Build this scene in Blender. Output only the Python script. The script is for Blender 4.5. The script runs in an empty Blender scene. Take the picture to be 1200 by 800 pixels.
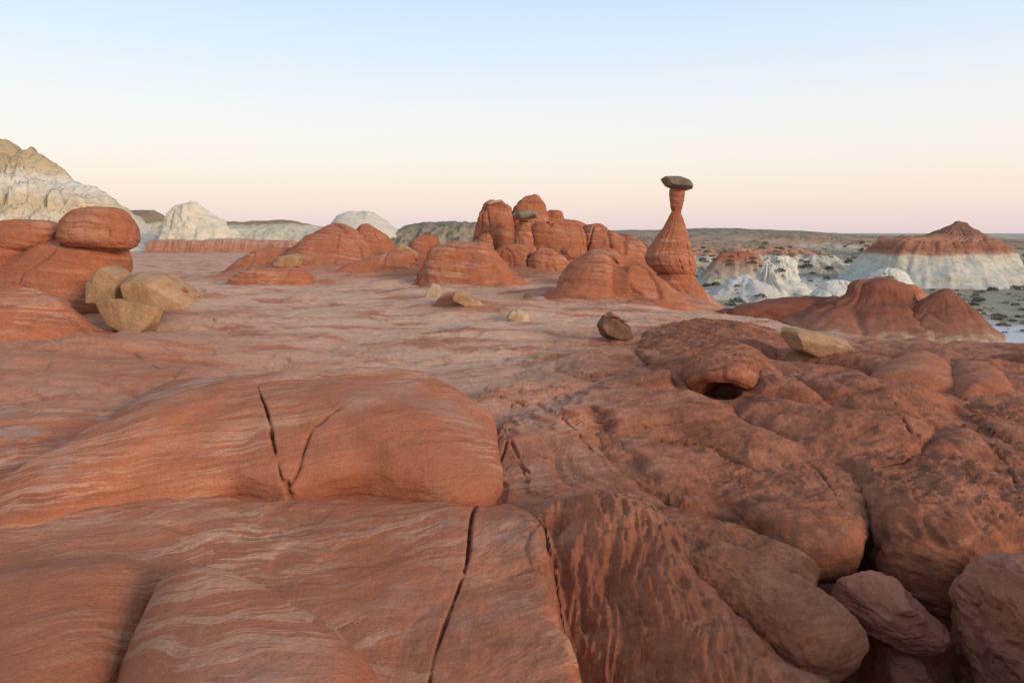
import bpy, bmesh, math, random
import numpy as np
from mathutils import Vector

random.seed(7)
RS = np.random.RandomState(11)
S = bpy.context.scene
COL = S.collection
R = math.radians

# ------------------------------------------------------------------ camera
HC = 3.0                    # lens height above the plateau
FPX = 800.0                 # focal length in pixels of the 1200 x 800 photo
TANP = 0.16                 # pitch: horizon at row 272
PIT = math.atan(TANP)
cam = bpy.data.cameras.new('camera')
cam.sensor_width = 36.0
cam.lens = 36.0 * FPX / 1200.0
cam.clip_start = 0.05
cam.clip_end = 12000
cam_o = bpy.data.objects.new('camera', cam)
COL.objects.link(cam_o)
cam_o.location = (0, 0, HC)
cam_o.rotation_euler = (R(90) - PIT, 0, 0)
S.camera = cam_o

# ------------------------------------------------------------------ sky, sun, exposure
SUN_AZ = R(132)             # clockwise from the view direction: behind the camera, to the right
SUN_EL = R(17)
w = bpy.data.worlds.new('World'); S.world = w; w.use_nodes = True
nt = w.node_tree; nt.nodes.clear()
def N(t, typ, **kw):
    n = t.nodes.new(typ)
    for k, v in kw.items(): setattr(n, k, v)
    return n
out = N(nt, 'ShaderNodeOutputWorld'); bg = N(nt, 'ShaderNodeBackground')
sky = N(nt, 'ShaderNodeTexSky'); sky.sky_type = 'NISHITA'; sky.sun_disc = False
sky.sun_elevation = R(3.0); sky.sun_rotation = SUN_AZ; sky.air_density = 1.0; sky.dust_density = 1.5; sky.ozone_density = 2.0
tc = N(nt, 'ShaderNodeTexCoord'); sp = N(nt, 'ShaderNodeSeparateXYZ')
nt.links.new(tc.outputs['Generated'], sp.inputs[0])
asn = N(nt, 'ShaderNodeMath', operation='ARCSINE'); nt.links.new(sp.outputs['Z'], asn.inputs[0])
mr = N(nt, 'ShaderNodeMapRange'); mr.inputs[1].default_value = R(-5); mr.inputs[2].default_value = R(90)
nt.links.new(asn.outputs[0], mr.inputs[0])
rp = N(nt, 'ShaderNodeValToRGB'); nt.links.new(mr.outputs[0], rp.inputs[0])
def el(d): return (d + 5) / 95.0
stops = [(-5, (.42, .33, .32)), (-.6, (.74, .62, .63)), (0.6, (.80, .66, .655)), (2.6, (.90, .755, .67)), (5.5, (.91, .83, .75)),
         (9, (.86, .855, .85)), (13, (.73, .82, .905)), (19, (.56, .72, .92)), (32, (.44, .55, .72)), (90, (.27, .34, .47))]
rp.color_ramp.interpolation = 'B_SPLINE'
while len(rp.color_ramp.elements) < len(stops): rp.color_ramp.elements.new(.5)
for e, (d, c) in zip(rp.color_ramp.elements, stops): e.position = el(d); e.color = (*c, 1)
mx = N(nt, 'ShaderNodeMixRGB', blend_type='ADD'); mx.inputs[0].default_value = 1.0
sc_ = N(nt, 'ShaderNodeMixRGB', blend_type='MULTIPLY'); sc_.inputs[0].default_value = 1.0
sc_.inputs[2].default_value = (.05, .05, .05, 1)
nt.links.new(sky.outputs[0], sc_.inputs[1])
nt.links.new(rp.outputs[0], mx.inputs[1]); nt.links.new(sc_.outputs[0], mx.inputs[2])
nt.links.new(mx.outputs[0], bg.inputs[0]); bg.inputs[1].default_value = 0.95
nt.links.new(bg.outputs[0], out.inputs[0])

sun = bpy.data.lights.new('sun', 'SUN'); sun.energy = 2.5; sun.angle = R(15); sun.color = (1.0, .78, .58)
sun_o = bpy.data.objects.new('sun', sun); COL.objects.link(sun_o)
sd = Vector((math.sin(SUN_AZ) * math.cos(SUN_EL), math.cos(SUN_AZ) * math.cos(SUN_EL), math.sin(SUN_EL)))
sun_o.rotation_euler = sd.to_track_quat('Z', 'Y').to_euler()
sun_o.location = (0, -5, 30)

S.cycles.max_bounces = 4; S.cycles.diffuse_bounces = 3
S.view_settings.view_transform = 'Standard'; S.view_settings.look = 'None'
S.view_settings.exposure = 0.08; S.view_settings.gamma = 1.0; S.view_settings.use_curve_mapping = False

# ------------------------------------------------------------------ maths helpers
CP, SP = math.cos(PIT), math.sin(PIT)
def ray(px, py):
    u = (px - 600) / FPX; v = (400 - py) / FPX
    return np.array([u, CP + v * SP, -SP + v * CP])
def at(px, py, Y):
    d = ray(px, py); return np.array([0, 0, HC]) + d * (Y / d[1])
def gnd(px, py, z=0.0):
    d = ray(px, py); return np.array([0, 0, HC]) + d * ((z - HC) / d[2])
def project(P):
    x, y, z = P[:, 0], P[:, 1], P[:, 2] - HC
    dep = y * CP - z * SP; up = y * SP + z * CP
    dep = np.maximum(dep, .01)
    return 600 + FPX * x / dep, 400 - FPX * up / dep, dep

PERM = RS.permutation(256).astype(np.int32); PERM = np.concatenate([PERM, PERM, PERM])
G = RS.normal(size=(256, 3)).astype(np.float32); G /= np.linalg.norm(G, axis=1)[:, None]
def perlin(p):
    p = np.asarray(p, np.float32); i = np.floor(p).astype(np.int32); f = p - i; i &= 255
    u = f * f * f * (f * (f * 6 - 15) + 10)
    r = np.zeros(len(p), np.float32)
    for a in (0, 1):
        wx = u[:, 0] if a else 1 - u[:, 0]; pa = PERM[i[:, 0] + a]
        for b in (0, 1):
            wy = wx * (u[:, 1] if b else 1 - u[:, 1]); pb = PERM[pa + i[:, 1] + b]
            for c in (0, 1):
                g = G[PERM[pb + i[:, 2] + c]]
                r += wy * (u[:, 2] if c else 1 - u[:, 2]) * (g[:, 0] * (f[:, 0] - a) + g[:, 1] * (f[:, 1] - b) + g[:, 2] * (f[:, 2] - c))
    return r * 1.5
def fbm(P, sc=(1, 1, 1), oct=4, gain=.5, seed=0.0, ridged=False):
    sc = np.array(sc, np.float32) if not np.isscalar(sc) else np.array([sc] * 3, np.float32)
    q = P.astype(np.float32) * sc + np.float32(seed * 17.3 + .37); a = 1.0; r = 0; t = 0
    for k in range(oct):
        n = perlin(q)
        if ridged: n = 1 - 2 * np.abs(n)
        r = r + a * n; t += a; a *= gain; q = q * 2.03 + 13.7
    return r / t
def sstep(a, b, x):
    t = np.clip((x - a) / (b - a), 0, 1); return t * t * (3 - 2 * t)
def dist_poly(P, pts, closed=False):
    """distance of points P (N,k) to polyline pts (M,k); also parameter 0..1 and side (in xy)"""
    pts = np.asarray(pts, float); P = P[:, :pts.shape[1]]
    best = np.full(len(P), 1e9); par = np.zeros(len(P)); side = np.zeros(len(P))
    segs = list(zip(pts[:-1], pts[1:])) + ([(pts[-1], pts[0])] if closed else [])
    for k, (a, b) in enumerate(segs):
        ab = b - a; t = np.clip(((P - a) @ ab) / (ab @ ab + 1e-12), 0, 1)
        d = np.linalg.norm(P - (a + t[:, None] * ab), axis=1)
        m = d < best; best[m] = d[m]; par[m] = (k + t[m]) / len(segs)
        cr = ab[0] * (P[:, 1] - a[1]) - ab[1] * (P[:, 0] - a[0]); side[m] = np.sign(cr[m])
    return best, par, side
def inside(P, poly):
    x, y = P[:, 0], P[:, 1]; c = np.zeros(len(P), bool); n = len(poly)
    for i in range(n):
        x1, y1 = poly[i]; x2, y2 = poly[(i + 1) % n]
        if y1 == y2: continue
        c ^= ((y1 > y) != (y2 > y)) & (x < (x2 - x1) * (y - y1) / (y2 - y1) + x1)
    return c
def smooth_curve(pts, n, closed=False, it=None):
    """Catmull-Rom resample to n points"""
    p = np.asarray(pts, float); m = len(p)
    if closed:
        t = np.arange(n) * m / n
    else:
        t = np.linspace(0, m - 1 - 1e-9, n)
    i = np.floor(t).astype(int); f = (t - i)[:, None]
    g = (lambda k: p[k % m]) if closed else (lambda k: p[np.clip(k, 0, m - 1)])
    p0, p1, p2, p3 = g(i - 1), g(i), g(i + 1), g(i + 2)
    return .5 * ((2 * p1) + (-p0 + p2) * f + (2 * p0 - 5 * p1 + 4 * p2 - p3) * f ** 2 + (-p0 + 3 * p1 - 3 * p2 + p3) * f ** 3)

# ------------------------------------------------------------------ mesh helpers
def put(name, mesh, mat, loc, parent=None, label=None, cat=None, group=None, kind=None):
    o = bpy.data.objects.new(name, mesh); COL.objects.link(o)
    if mat is not None: mesh.materials.append(mat) if len(mesh.materials) == 0 else None
    if parent is not None:
        o.parent = parent; o.location = Vector(loc) - parent.location
    else: o.location = loc
    if label: o['label'] = label
    if cat: o['category'] = cat
    if group: o['group'] = group
    if kind: o['kind'] = kind
    return o
def empty(name, loc, label, cat, group=None):
    o = bpy.data.objects.new(name, None); COL.objects.link(o); o.location = Vector(loc); o['label'] = label; o['category'] = cat
    o.empty_display_size = .3
    if group: o['group'] = group
    return o
def grid_faces(nr, nc, wrap):
    i, j = np.meshgrid(np.arange(nr - 1), np.arange(nc if wrap else nc - 1), indexing='ij')
    j2 = (j + 1) % nc
    return np.stack([i * nc + j, i * nc + j2, (i + 1) * nc + j2, (i + 1) * nc + j], -1).reshape(-1, 4)
def make_mesh(name, V, quads, tris=None, attrs=None, smooth=True):
    me = bpy.data.meshes.new(name)
    nq = len(quads); nt_ = 0 if tris is None else len(tris)
    me.vertices.add(len(V)); me.vertices.foreach_set('co', np.asarray(V, np.float32).ravel())
    loops = quads.ravel() if nt_ == 0 else np.concatenate([quads.ravel(), tris.ravel()])
    me.loops.add(len(loops)); me.loops.foreach_set('vertex_index', loops.astype(np.int32))
    me.polygons.add(nq + nt_)
    st = np.concatenate([np.arange(nq) * 4, nq * 4 + np.arange(nt_) * 3])
    me.polygons.foreach_set('loop_start', st.astype(np.int32))
    me.update(calc_edges=True)
    if attrs:
        for k, a in attrs.items():
            at_ = me.attributes.new(k, 'FLOAT', 'POINT'); at_.data.foreach_set('value', np.asarray(a, np.float32))
    if smooth: me.polygons.foreach_set('use_smooth', np.ones(nq + nt_, bool))
    me.validate(); me.update()
    return me
def grid_normals(V, nr, nc, wrap, flip=False):
    g = V.reshape(nr, nc, 3)
    if wrap: dv = np.roll(g, -1, 1) - np.roll(g, 1, 1)
    else: dv = np.gradient(g, axis=1)
    du = np.gradient(g, axis=0)
    n = np.cross(dv, du) if flip else np.cross(du, dv)
    return (n / (np.linalg.norm(n, axis=2, keepdims=True) + 1e-9)).reshape(-1, 3)
def pix_to_surf(V, Nn, pts):
    """world points of photo pixels on a surface given as vertices with normals"""
    x, y, d = project(V); c = np.array([0, 0, HC])
    ok = np.einsum('ij,ij->i', Nn, c - V) > 0
    res = []
    for (a, b) in pts:
        q = (x - a) ** 2 + (y - b) ** 2 + np.where(ok, 0, 1e6)
        near = np.where(q < max(q.min() * 1.0, 9.0))[0]
        k = near[np.argmin(d[near])] if len(near) else np.argmin(q)
        if q[k] < 1e5: res.append(V[k])
    return np.array(res)
def groove(V, Nn, line, width, depth, fade=True):
    if len(line) < 2: return V, np.zeros(len(V))
    line = smooth_curve(line, max(24, len(line) * 7))
    jit = np.cumsum(RS.normal(size=line.shape) * .30, axis=0); jit -= np.linspace(jit[0], jit[-1], len(line))
    line = line + jit * width * .5
    lo = line.min(0) - width * 4; hi = line.max(0) + width * 4
    m = np.all((V > lo) & (V < hi), axis=1); a = np.zeros(len(V))
    if m.sum() == 0: return V, a
    d, par, _ = dist_poly(V[m], line)
    wv = width * (.55 + .9 * np.clip(fbm(np.stack([par * 6, par * 0 + width * 90, par * 0], 1), 1, 2) + .45, 0, 1))
    if fade: wv = wv * np.clip(np.minimum(par, 1 - par) * 9, .4, 1)
    k = np.exp(-(d / wv) ** 2); a[m] = k
    V = V.copy(); V[m] -= Nn[m] * (k * depth * np.clip(wv / width, .2, 1.2))[:, None]
    return V, a

# ------------------------------------------------------------------ materials
def mixc(t, fac, a, b, mode='MIX'):
    n = N(t, 'ShaderNodeMixRGB', blend_type=mode)
    for s, v in ((0, fac), (1, a), (2, b)):
        if hasattr(v, 'is_linked') or hasattr(v, 'links'): t.links.new(v, n.inputs[s])
        elif isinstance(v, (int, float)): n.inputs[s].default_value = v
        else: n.inputs[s].default_value = (*v, 1)
    return n.outputs[0]
def mth(t, op, a, b=None, c=None, clamp=False):
    n = N(t, 'ShaderNodeMath', operation=op); n.use_clamp = clamp
    for s, v in enumerate((a, b, c)):
        if v is None: continue
        if isinstance(v, (int, float)): n.inputs[s].default_value = v
        else: t.links.new(v, n.inputs[s])
    return n.outputs[0]
def ramp(t, v, stops, interp='LINEAR'):
    n = N(t, 'ShaderNodeValToRGB'); n.color_ramp.interpolation = interp; t.links.new(v, n.inputs[0])
    while len(n.color_ramp.elements) < len(stops): n.color_ramp.elements.new(.5)
    for e, (p, c) in zip(n.color_ramp.elements, stops):
        e.position = p; e.color = (*c, 1) if not isinstance(c, (int, float)) else (c, c, c, 1)
    return n.outputs[0]
def noise(t, vec, scale, detail=4, rough=.5, dist=0.0, col=False):
    n = N(t, 'ShaderNodeTexNoise'); n.inputs['Scale'].default_value = scale; n.inputs['Detail'].default_value = detail
    n.inputs['Roughness'].default_value = rough; n.inputs['Distortion'].default_value = dist
    if vec is not None: t.links.new(vec, n.inputs['Vector'])
    return n.outputs['Color' if col else 'Fac']
def vscale(t, v, s):
    n = N(t, 'ShaderNodeVectorMath', operation='MULTIPLY'); t.links.new(v, n.inputs[0]); n.inputs[1].default_value = s if not isinstance(s, (int, float)) else (s, s, s)
    return n.outputs[0]
def vadd(t, a, b):
    n = N(t, 'ShaderNodeVectorMath', operation='ADD'); t.links.new(a, n.inputs[0]); t.links.new(b, n.inputs[1]); return n.outputs[0]
def warped(t, pos, scale, amt):
    c = noise(t, pos, scale, 3, .5, col=True)
    n = N(t, 'ShaderNodeVectorMath', operation='SUBTRACT'); t.links.new(c, n.inputs[0]); n.inputs[1].default_value = (.5, .5, .5)
    return vadd(t, pos, vscale(t, n.outputs[0], amt))
def new_mat(name):
    m = bpy.data.materials.new(name); m.use_nodes = True; t = m.node_tree; t.nodes.clear()
    o = N(t, 'ShaderNodeOutputMaterial'); b = N(t, 'ShaderNodeBsdfPrincipled'); t.links.new(b.outputs[0], o.inputs[0])
    b.inputs['Roughness'].default_value = .92; b.inputs['Specular IOR Level'].default_value = .18
    ge = N(t, 'ShaderNodeNewGeometry')
    return m, t, b, ge
def attr(t, name):
    n = N(t, 'ShaderNodeAttribute'); n.attribute_name = name; return n.outputs['Fac']

DEEP, MID, ORG = (.32, .100, .050), (.435, .155, .077), (.52, .22, .122)
CREAM, PINK, LAV = (.66, .42, .28), (.72, .485, .345), (.46, .36, .305)
def red_rock(name, deep=DEEP, mid=MID, org=ORG, zs=5.0, xys=.3, warp=(1.0, .5), cream=.5, crust=.35, dust=.25, bump=.5, fine=1.0, valley=False, w2=.7, ck=.55, tilt=None, lav=.12, bedh=.7):
    m, t, b, ge = new_mat(name)
    pos = ge.outputs['Position']; nz = N(t, 'ShaderNodeSeparateXYZ'); t.links.new(ge.outputs['Normal'], nz.inputs[0])
    flat = ramp(t, nz.outputs['Z'], [(.72, 0), (.97, 1)])
    a_pale, a_crust, a_dirt_shade, a_cream = attr(t, 'pale'), attr(t, 'crust'), attr(t, 'dirt_shade'), attr(t, 'cream')
    bed = pos
    if tilt:
        vr = N(t, 'ShaderNodeVectorRotate', rotation_type='EULER_XYZ'); vr.inputs['Rotation'].default_value = tilt; t.links.new(pos, vr.inputs['Vector']); bed = vr.outputs[0]
    q = warped(t, bed, *warp)
    s = noise(t, vscale(t, q, (xys, xys, zs)), 1.0, 5, .6)
    c = ramp(t, s, [(.30, deep), (.45, mid), (.56, mid), (.72, org)])
    big = noise(t, pos, .22, 3, .55)
    c = mixc(t, mth(t, 'MULTIPLY', ramp(t, big, [(.42, 0), (.70, 1)]), .40), c, deep)
    # thin cream laminae
    q2 = warped(t, bed, .55, w2)
    s2 = noise(t, vscale(t, q2, (xys * 1.6, xys * 1.6, zs * 2.2)), 1.0, 7, .70)
    line = ramp(t, s2, [(.50, 0), (.545, 1), (.575, .25), (.60, .85), (.64, 0)])
    patch = ramp(t, noise(t, pos, .6, 3, .5), [(.44, 0), (.62, 1)])
    k = mth(t, 'MULTIPLY', line, mth(t, 'MULTIPLY', patch, mth(t, 'ADD', a_cream, cream)), clamp=True)
    c = mixc(t, mth(t, 'MULTIPLY', k, ck), c, CREAM)
    # pale pink dust on flats
    dn = noise(t, vscale(t, warped(t, pos, .8, .8), (.34, .95, 1)), 1.0, 8, .68)
    dk = mth(t, 'MULTIPLY', mth(t, 'MULTIPLY', ramp(t, dn, [(.40, .12), (.50, .85), (.60, 1)]), flat), mth(t, 'ADD', a_pale, dust), clamp=True)
    c = mixc(t, mth(t, 'MULTIPLY', dk, .68), c, PINK)
    lv = ramp(t, noise(t, pos, .75, 5, .6), [(.55, 0), (.68, 1)])
    c = mixc(t, mth(t, 'MULTIPLY', mth(t, 'MULTIPLY', lv, flat), mth(t, 'ADD', mth(t, 'MULTIPLY', a_cream, .6), lav), clamp=True), c, LAV)
    # thin dark seams
    sm_ = noise(t, vscale(t, warped(t, pos, 1.3, .5), (.8, 2.0, 1.6)), 1.0, 3, .6)
    seam = mth(t, 'MULTIPLY', mth(t, 'MULTIPLY', ramp(t, sm_, [(.488, 0), (.5, 1), (.512, 0)]), ramp(t, big, [(.48, 0), (.56, 1)])), attr(t, 'seam'))
    c = mixc(t, mth(t, 'MULTIPLY', seam, .9), c, (.11, .042, .027))
    # dark crust
    cn = noise(t, pos, 3.4, 6, .68)
    ck_ = mth(t, 'MULTIPLY', ramp(t, cn, [(.40, 0), (.60, 1)]), mth(t, 'ADD', a_crust, crust), clamp=True)
    c = mixc(t, mth(t, 'MULTIPLY', ck_, .70), c, (.17, .068, .042))
    c = mixc(t, mth(t, 'MULTIPLY', a_dirt_shade, .55, clamp=True), c, (.12, .045, .028))  # crack dirt, plus painted darkness added to the grooves' own shade
    g = noise(t, pos, 42 * fine, 4, .6)
    c = mixc(t, 1.0, c, ramp(t, g, [(.25, (.80, .80, .80)), (.75, (1.16, 1.15, 1.14))]), 'MULTIPLY')
    if valley:      # pale clay, grey-green scrub soil beyond the plateau edge
        vn = noise(t, vscale(t, pos, (.05, .03, .05)), 1.0, 6, .62)
        vc = ramp(t, vn, [(.36, (.64, .59, .49)), (.47, (.52, .47, .37)), (.53, (.36, .31, .215)), (.64, (.30, .26, .175)), (.74, (.42, .31, .20))])
        vs = noise(t, pos, .55, 5, .7); vc = mixc(t, mth(t, 'MULTIPLY', ramp(t, vs, [(.52, 0), (.60, 1)]), .65), vc, (.095, .105, .07))
        c = mixc(t, attr(t, 'valley'), c, vc)
        c = mixc(t, attr(t, 'wash'), c, (.56, .55, .55))
    t.links.new(c, b.inputs['Base Color'])
    h1 = noise(t, pos, 14 * fine, 6, .66); h2 = noise(t, vscale(t, pos, (1, 1, 6)), 2.2 * fine, 4, .6)
    vo = N(t, 'ShaderNodeTexVoronoi', feature='DISTANCE_TO_EDGE'); vo.inputs['Scale'].default_value = 7 * fine
    t.links.new(vadd(t, pos, vscale(t, noise(t, pos, 3, 1, .5, col=True), .5)), vo.inputs['Vector'])
    vh = mth(t, 'MULTIPLY', mth(t, 'MINIMUM', vo.outputs['Distance'], .16), mth(t, 'MULTIPLY', a_crust, .9))
    h4 = noise(t, vscale(t, pos, (1, .7, 1)), 6.5 * fine, 8, .72); vh = mth(t, 'ADD', vh, mth(t, 'MULTIPLY', mth(t, 'ABSOLUTE', mth(t, 'SUBTRACT', h4, .5)), mth(t, 'MULTIPLY', a_crust, 2.6)))
    hh = mth(t, 'ADD', mth(t, 'ADD', mth(t, 'MULTIPLY', h1, .6), mth(t, 'MULTIPLY', h2, .9)), mth(t, 'SUBTRACT', vh, mth(t, 'MULTIPLY', seam, .5)))
    hh = mth(t, 'ADD', hh, mth(t, 'MULTIPLY', s2, bedh))
    bp = N(t, 'ShaderNodeBump'); bp.inputs['Strength'].default_value = bump; bp.inputs['Distance'].default_value = .06 / fine ** .5
    t.links.new(hh, bp.inputs['Height']); t.links.new(bp.outputs[0], b.inputs['Normal'])
    return m

def strata_mat(name, stops, zlo, zhi, wob=.05, warp=(.12, 2.5), speck=None, bump=.6, bd=.4, tone=.3, fine=1.0):
    """layered far rock: colour by height with wavering beds"""
    m, t, b, ge = new_mat(name); pos = ge.outputs['Position']
    q = warped(t, pos, *warp); sx = N(t, 'ShaderNodeSeparateXYZ'); t.links.new(q, sx.inputs[0])
    mr = N(t, 'ShaderNodeMapRange'); mr.inputs[1].default_value = zlo; mr.inputs[2].default_value = zhi; t.links.new(sx.outputs['Z'], mr.inputs[0])
    zz = mth(t, 'ADD', mr.outputs[0], mth(t, 'MULTIPLY', mth(t, 'SUBTRACT', noise(t, pos, .8 * fine, 5, .6), .5), wob))
    c = ramp(t, zz, stops)
    n1 = noise(t, vscale(t, pos, (.35, .35, 1.6)), 1.0 * fine, 7, .65)
    c = mixc(t, 1.0, c, ramp(t, n1, [(.25, (1 - tone,) * 3), (.5, (1, 1, 1)), (.75, (1 + tone * .6,) * 3)]), 'MULTIPLY')
    if speck:
        sn = noise(t, pos, speck[1], 4, .7); c = mixc(t, mth(t, 'MULTIPLY', ramp(t, sn, [(speck[2], 0), (speck[2] + .06, 1)]), speck[3]), c, speck[0])
    t.links.new(c, b.inputs['Base Color'])
    hh = mth(t, 'ADD', noise(t, pos, 1.6 * fine, 8, .65), mth(t, 'MULTIPLY', n1, .8))
    bp = N(t, 'ShaderNodeBump'); bp.inputs['Strength'].default_value = bump; bp.inputs['Distance'].default_value = bd
    t.links.new(hh, bp.inputs['Height']); t.links.new(bp.outputs[0], b.inputs['Normal'])
    return m

def stone_mat(name, c1, c2, c3, patch=(.2, .2, .16), bump=.7, fine=1.0, pk=.5):
    m, t, b, ge = new_mat(name); pos = ge.outputs['Position']
    n1 = noise(t, pos, 2.2 * fine, 7, .62); c = ramp(t, n1, [(.3, c1), (.5, c2), (.7, c3)])
    n2 = noise(t, pos, 1.3 * fine, 5, .65); c = mixc(t, mth(t, 'MULTIPLY', ramp(t, n2, [(.52, 0), (.62, 1)]), pk), c, patch)
    g = noise(t, pos, 40 * fine, 4, .65); c = mixc(t, 1.0, c, ramp(t, g, [(.25, (.72,) * 3), (.75, (1.22,) * 3)]), 'MULTIPLY')
    t.links.new(c, b.inputs['Base Color'])
    hh = mth(t, 'ADD', noise(t, pos, 7 * fine, 9, .66), mth(t, 'MULTIPLY', g, .25))
    bp = N(t, 'ShaderNodeBump'); bp.inputs['Strength'].default_value = bump; bp.inputs['Distance'].default_value = .08 / fine
    t.links.new(hh, bp.inputs['Height']); t.links.new(bp.outputs[0], b.inputs['Normal'])
    return m

M_BULGE = red_rock('smooth_banded_red_sandstone', zs=5.5, xys=.40, cream=.65, ck=.7, crust=.14, dust=.03, bump=.7, tilt=(R(30), R(14), R(20)), w2=.8, warp=(.8, .5), lav=.05)
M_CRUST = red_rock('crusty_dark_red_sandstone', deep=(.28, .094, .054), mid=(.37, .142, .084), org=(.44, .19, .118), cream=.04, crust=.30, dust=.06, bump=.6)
M_DOME = red_rock('layered_red_sandstone', zs=3.2, xys=.16, warp=(.4, .5), w2=.5, tilt=(R(7), R(-6), 0), cream=.9, ck=.65, lav=.16, crust=.32, dust=.05, bump=.9, fine=.45)
M_DEEPR = red_rock('maroon_mudstone', deep=(.17, .058, .036), mid=(.24, .082, .048), org=(.30, .12, .07), zs=3, xys=.2, cream=.1, crust=.3, dust=.0, bump=.7, fine=.5)
M_TAN = stone_mat('tan_sandstone_block', (.30, .17, .08), (.43, .26, .135), (.50, .33, .19), patch=(.30, .20, .115), pk=.5)
M_PALE = stone_mat('pale_tan_stone', (.36, .23, .13), (.52, .37, .24), (.60, .45, .31), patch=(.40, .26, .16))
M_BROWN = stone_mat('brown_desert_varnish_stone', (.11, .055, .032), (.20, .105, .062), (.29, .155, .09), patch=(.13, .08, .055))
M_CAP = stone_mat('grey_brown_capstone', (.17, .135, .095), (.29, .23, .16), (.40, .32, .225), patch=(.14, .125, .095), fine=.8)
M_LICH = stone_mat('lichen_tan_stone', (.32, .17, .08), (.44, .25, .13), (.52, .33, .19), patch=(.19, .18, .115), pk=.7)

M_GROUND = red_rock('plateau_red_sandstone', zs=4.5, xys=.40, cream=.30, crust=.16, dust=.06, bump=.65, valley=True, ck=.7, tilt=(R(26), R(12), R(25)), w2=.9, warp=(.8, .5), lav=.05)

# ------------------------------------------------------------------ ground
PLATEAU = [(-400, -60), (-400, 70), (-160, 125), (-60, 128), (-25, 120), (-6, 95), (5, 78), (11, 62), (12.5, 48), (10.6, 38), (9.2, 33.5), (9.0, 30.5), (9.3, 27.0),
           (9.9, 24.0), (11.2, 21.4), (12.7, 19.9), (15.2, 18.9), (20, 17.2), (60, 5), (90, -60)]
def g2(px, py, z=0): return gnd(px, py, z)[:2]
PITC = [g2(p, q, -.6) for p, q in ((905, 700), (925, 646), (1005, 628), (1100, 632), (1200, 622), (1400, 620), (1500, 1000), (1010, 1000), (985, 850), (960, 785))]
BASIN = [g2(p, q, 0) for p, q in ((636, 612), (664, 606), (715, 622), (770, 640), (805, 672), (850, 700), (905, 735), (950, 775), (975, 850), (1000, 1000), (735, 1000), (708, 800), (690, 742), (664, 680), (645, 630))]
GULLY = [g2(p, q, 0) for p, q in ((606, 588), (640, 620), (664, 680), (690, 742), (708, 800), (730, 900))]
BUMPS = [  # px, py, half-width px-ish in m (x, y), height
    (690, 430, 1.6, 1.0, .16), (640, 510, 1.0, 1.0, .14), (620, 470, .8, .7, .10), (800, 470, 1.6, 1.0, .12),
    (900, 470, 2.0, 1.6, .25), (1040, 480, 1.4, 1.0, .22), (1130, 520, 1.6, 1.2, .28),
    (440, 480, 2.5, 1.2, .05), (60, 430, 3.5, 3.0, .45), (20, 520, 2.2, 1.2, .30), (150, 410, 2.0, 1.2, .15),
    (560, 410, 3.0, 1.3, .12), (330, 420, 4.0, 1.0, -.10), (450, 395, 6, 2.0, .12), (700, 620, .9, .6, .22), (760, 640, 1.0, .6, .18), (1100, 560, 1.4, 1.1, .1)]
BUMPS = [(*g2(a, b), c, d, h) for a, b, c, d, h in BUMPS]
HOLE = np.array([0.0, -500.0])
APRON = [(*at(430, 330, 46)[:2], 7.5, 5, .75), (*at(330, 330, 44)[:2], 4.5, 4, .45), (*at(560, 335, 42)[:2], 7, 4.5, .65), (*at(650, 335, 43)[:2], 5, 4, .6), (*at(715, 350, 31)[:2], 4.6, 3.4, .35),
         (*at(60, 350, 22)[:2], 5.0, 3.2, .45), (*at(800, 350, 33)[:2], 2.5, 2.5, .3), (*at(545, 365, 26)[:2], 2.2, 1.2, .22)]
BUMPS += APRON
def base_h(P):
    x, y = P[:, 0], P[:, 1]
    ins = inside(P, PLATEAU); d, _, _ = dist_poly(P, PLATEAU, True); sd_ = np.where(ins, -d, d)
    val = sstep(-.8, 7.5, sd_)
    z = -6.0 * val - 3.0 * sstep(60, 260, np.where(ins, 0, d)) * 0
    # low rise under the photographer
    r = np.hypot(x, y); z = z + 1.3 * (1 - sstep(.8, 3.3, r))
    z = z + 2.3 * np.exp(-(((x - 6.9) / 2.1) ** 2 + ((y - 1.6) / 1.8) ** 2))  # unseen rock mass off to the right, added to shade the pit
    for bx, by, wx, wy, h in BUMPS: z = z + h * np.exp(-(((x - bx) / wx) ** 2 + ((y - by) / wy) ** 2))
    # slab falling away from the foot of the long bulge
    z = z + .17 * np.exp(-(np.abs(y - 7.6) / 1.9) ** 2.5) * (1 - sstep(-.75, -.15, x + .10 * (y - 7))) * sstep(-9, -4, x + 0)
    # gully beside the flat slab, a wall on its left and a flared right side
    PJ = np.stack([x, y, x * 0], 1); PJ = np.stack([x + fbm(PJ, 2.2, 5, gain=.6, seed=60) * .15, y + fbm(PJ, 2.2, 5, gain=.6, seed=61) * .15], 1)
    dg, pg, sg = dist_poly(PJ, GULLY)
    dep = 1.05 * sstep(.05, .75, pg)
    rgt = sg > 0
    z = z - dep * np.where(rgt, np.exp(-(np.maximum(dg - .06, 0) / .42) ** 2), np.exp(-(dg / .09) ** 1.5))
    # basin under the tongue
    ib = inside(PJ, BASIN); db, _, _ = dist_poly(PJ, BASIN, True); sb = np.where(ib, -db, db)
    lw = np.exp(-(dg / .25) ** 2); wid = .75 - .65 * lw
    z = z - .60 * (1 - sstep(-wid * 1.3, .05, sb))
    # pit at the right
    ip = inside(P, PITC); dp, _, _ = dist_poly(P, PITC, True); sp_ = np.where(ip, -dp, dp)
    z = z - 1.55 * (1 - sstep(-.40, .05, sp_)) - .5 * (1 - sstep(-1.4, -.4, sp_))
    # right-hand lowering towards the pit
    z = z - .42 * np.exp(-(np.maximum(sp_, 0) / 1.0) ** 2)
    z = z - .42 * sstep(15, 27, y) * sstep(4.5, 10, x) * (1 - val)
    dh = np.hypot((x - HOLE[0]) / .40, (y - HOLE[1]) / .62); z = z - 1.7 * (1 - sstep(.70, 1.0, dh))
    return z, val, sd_
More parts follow.
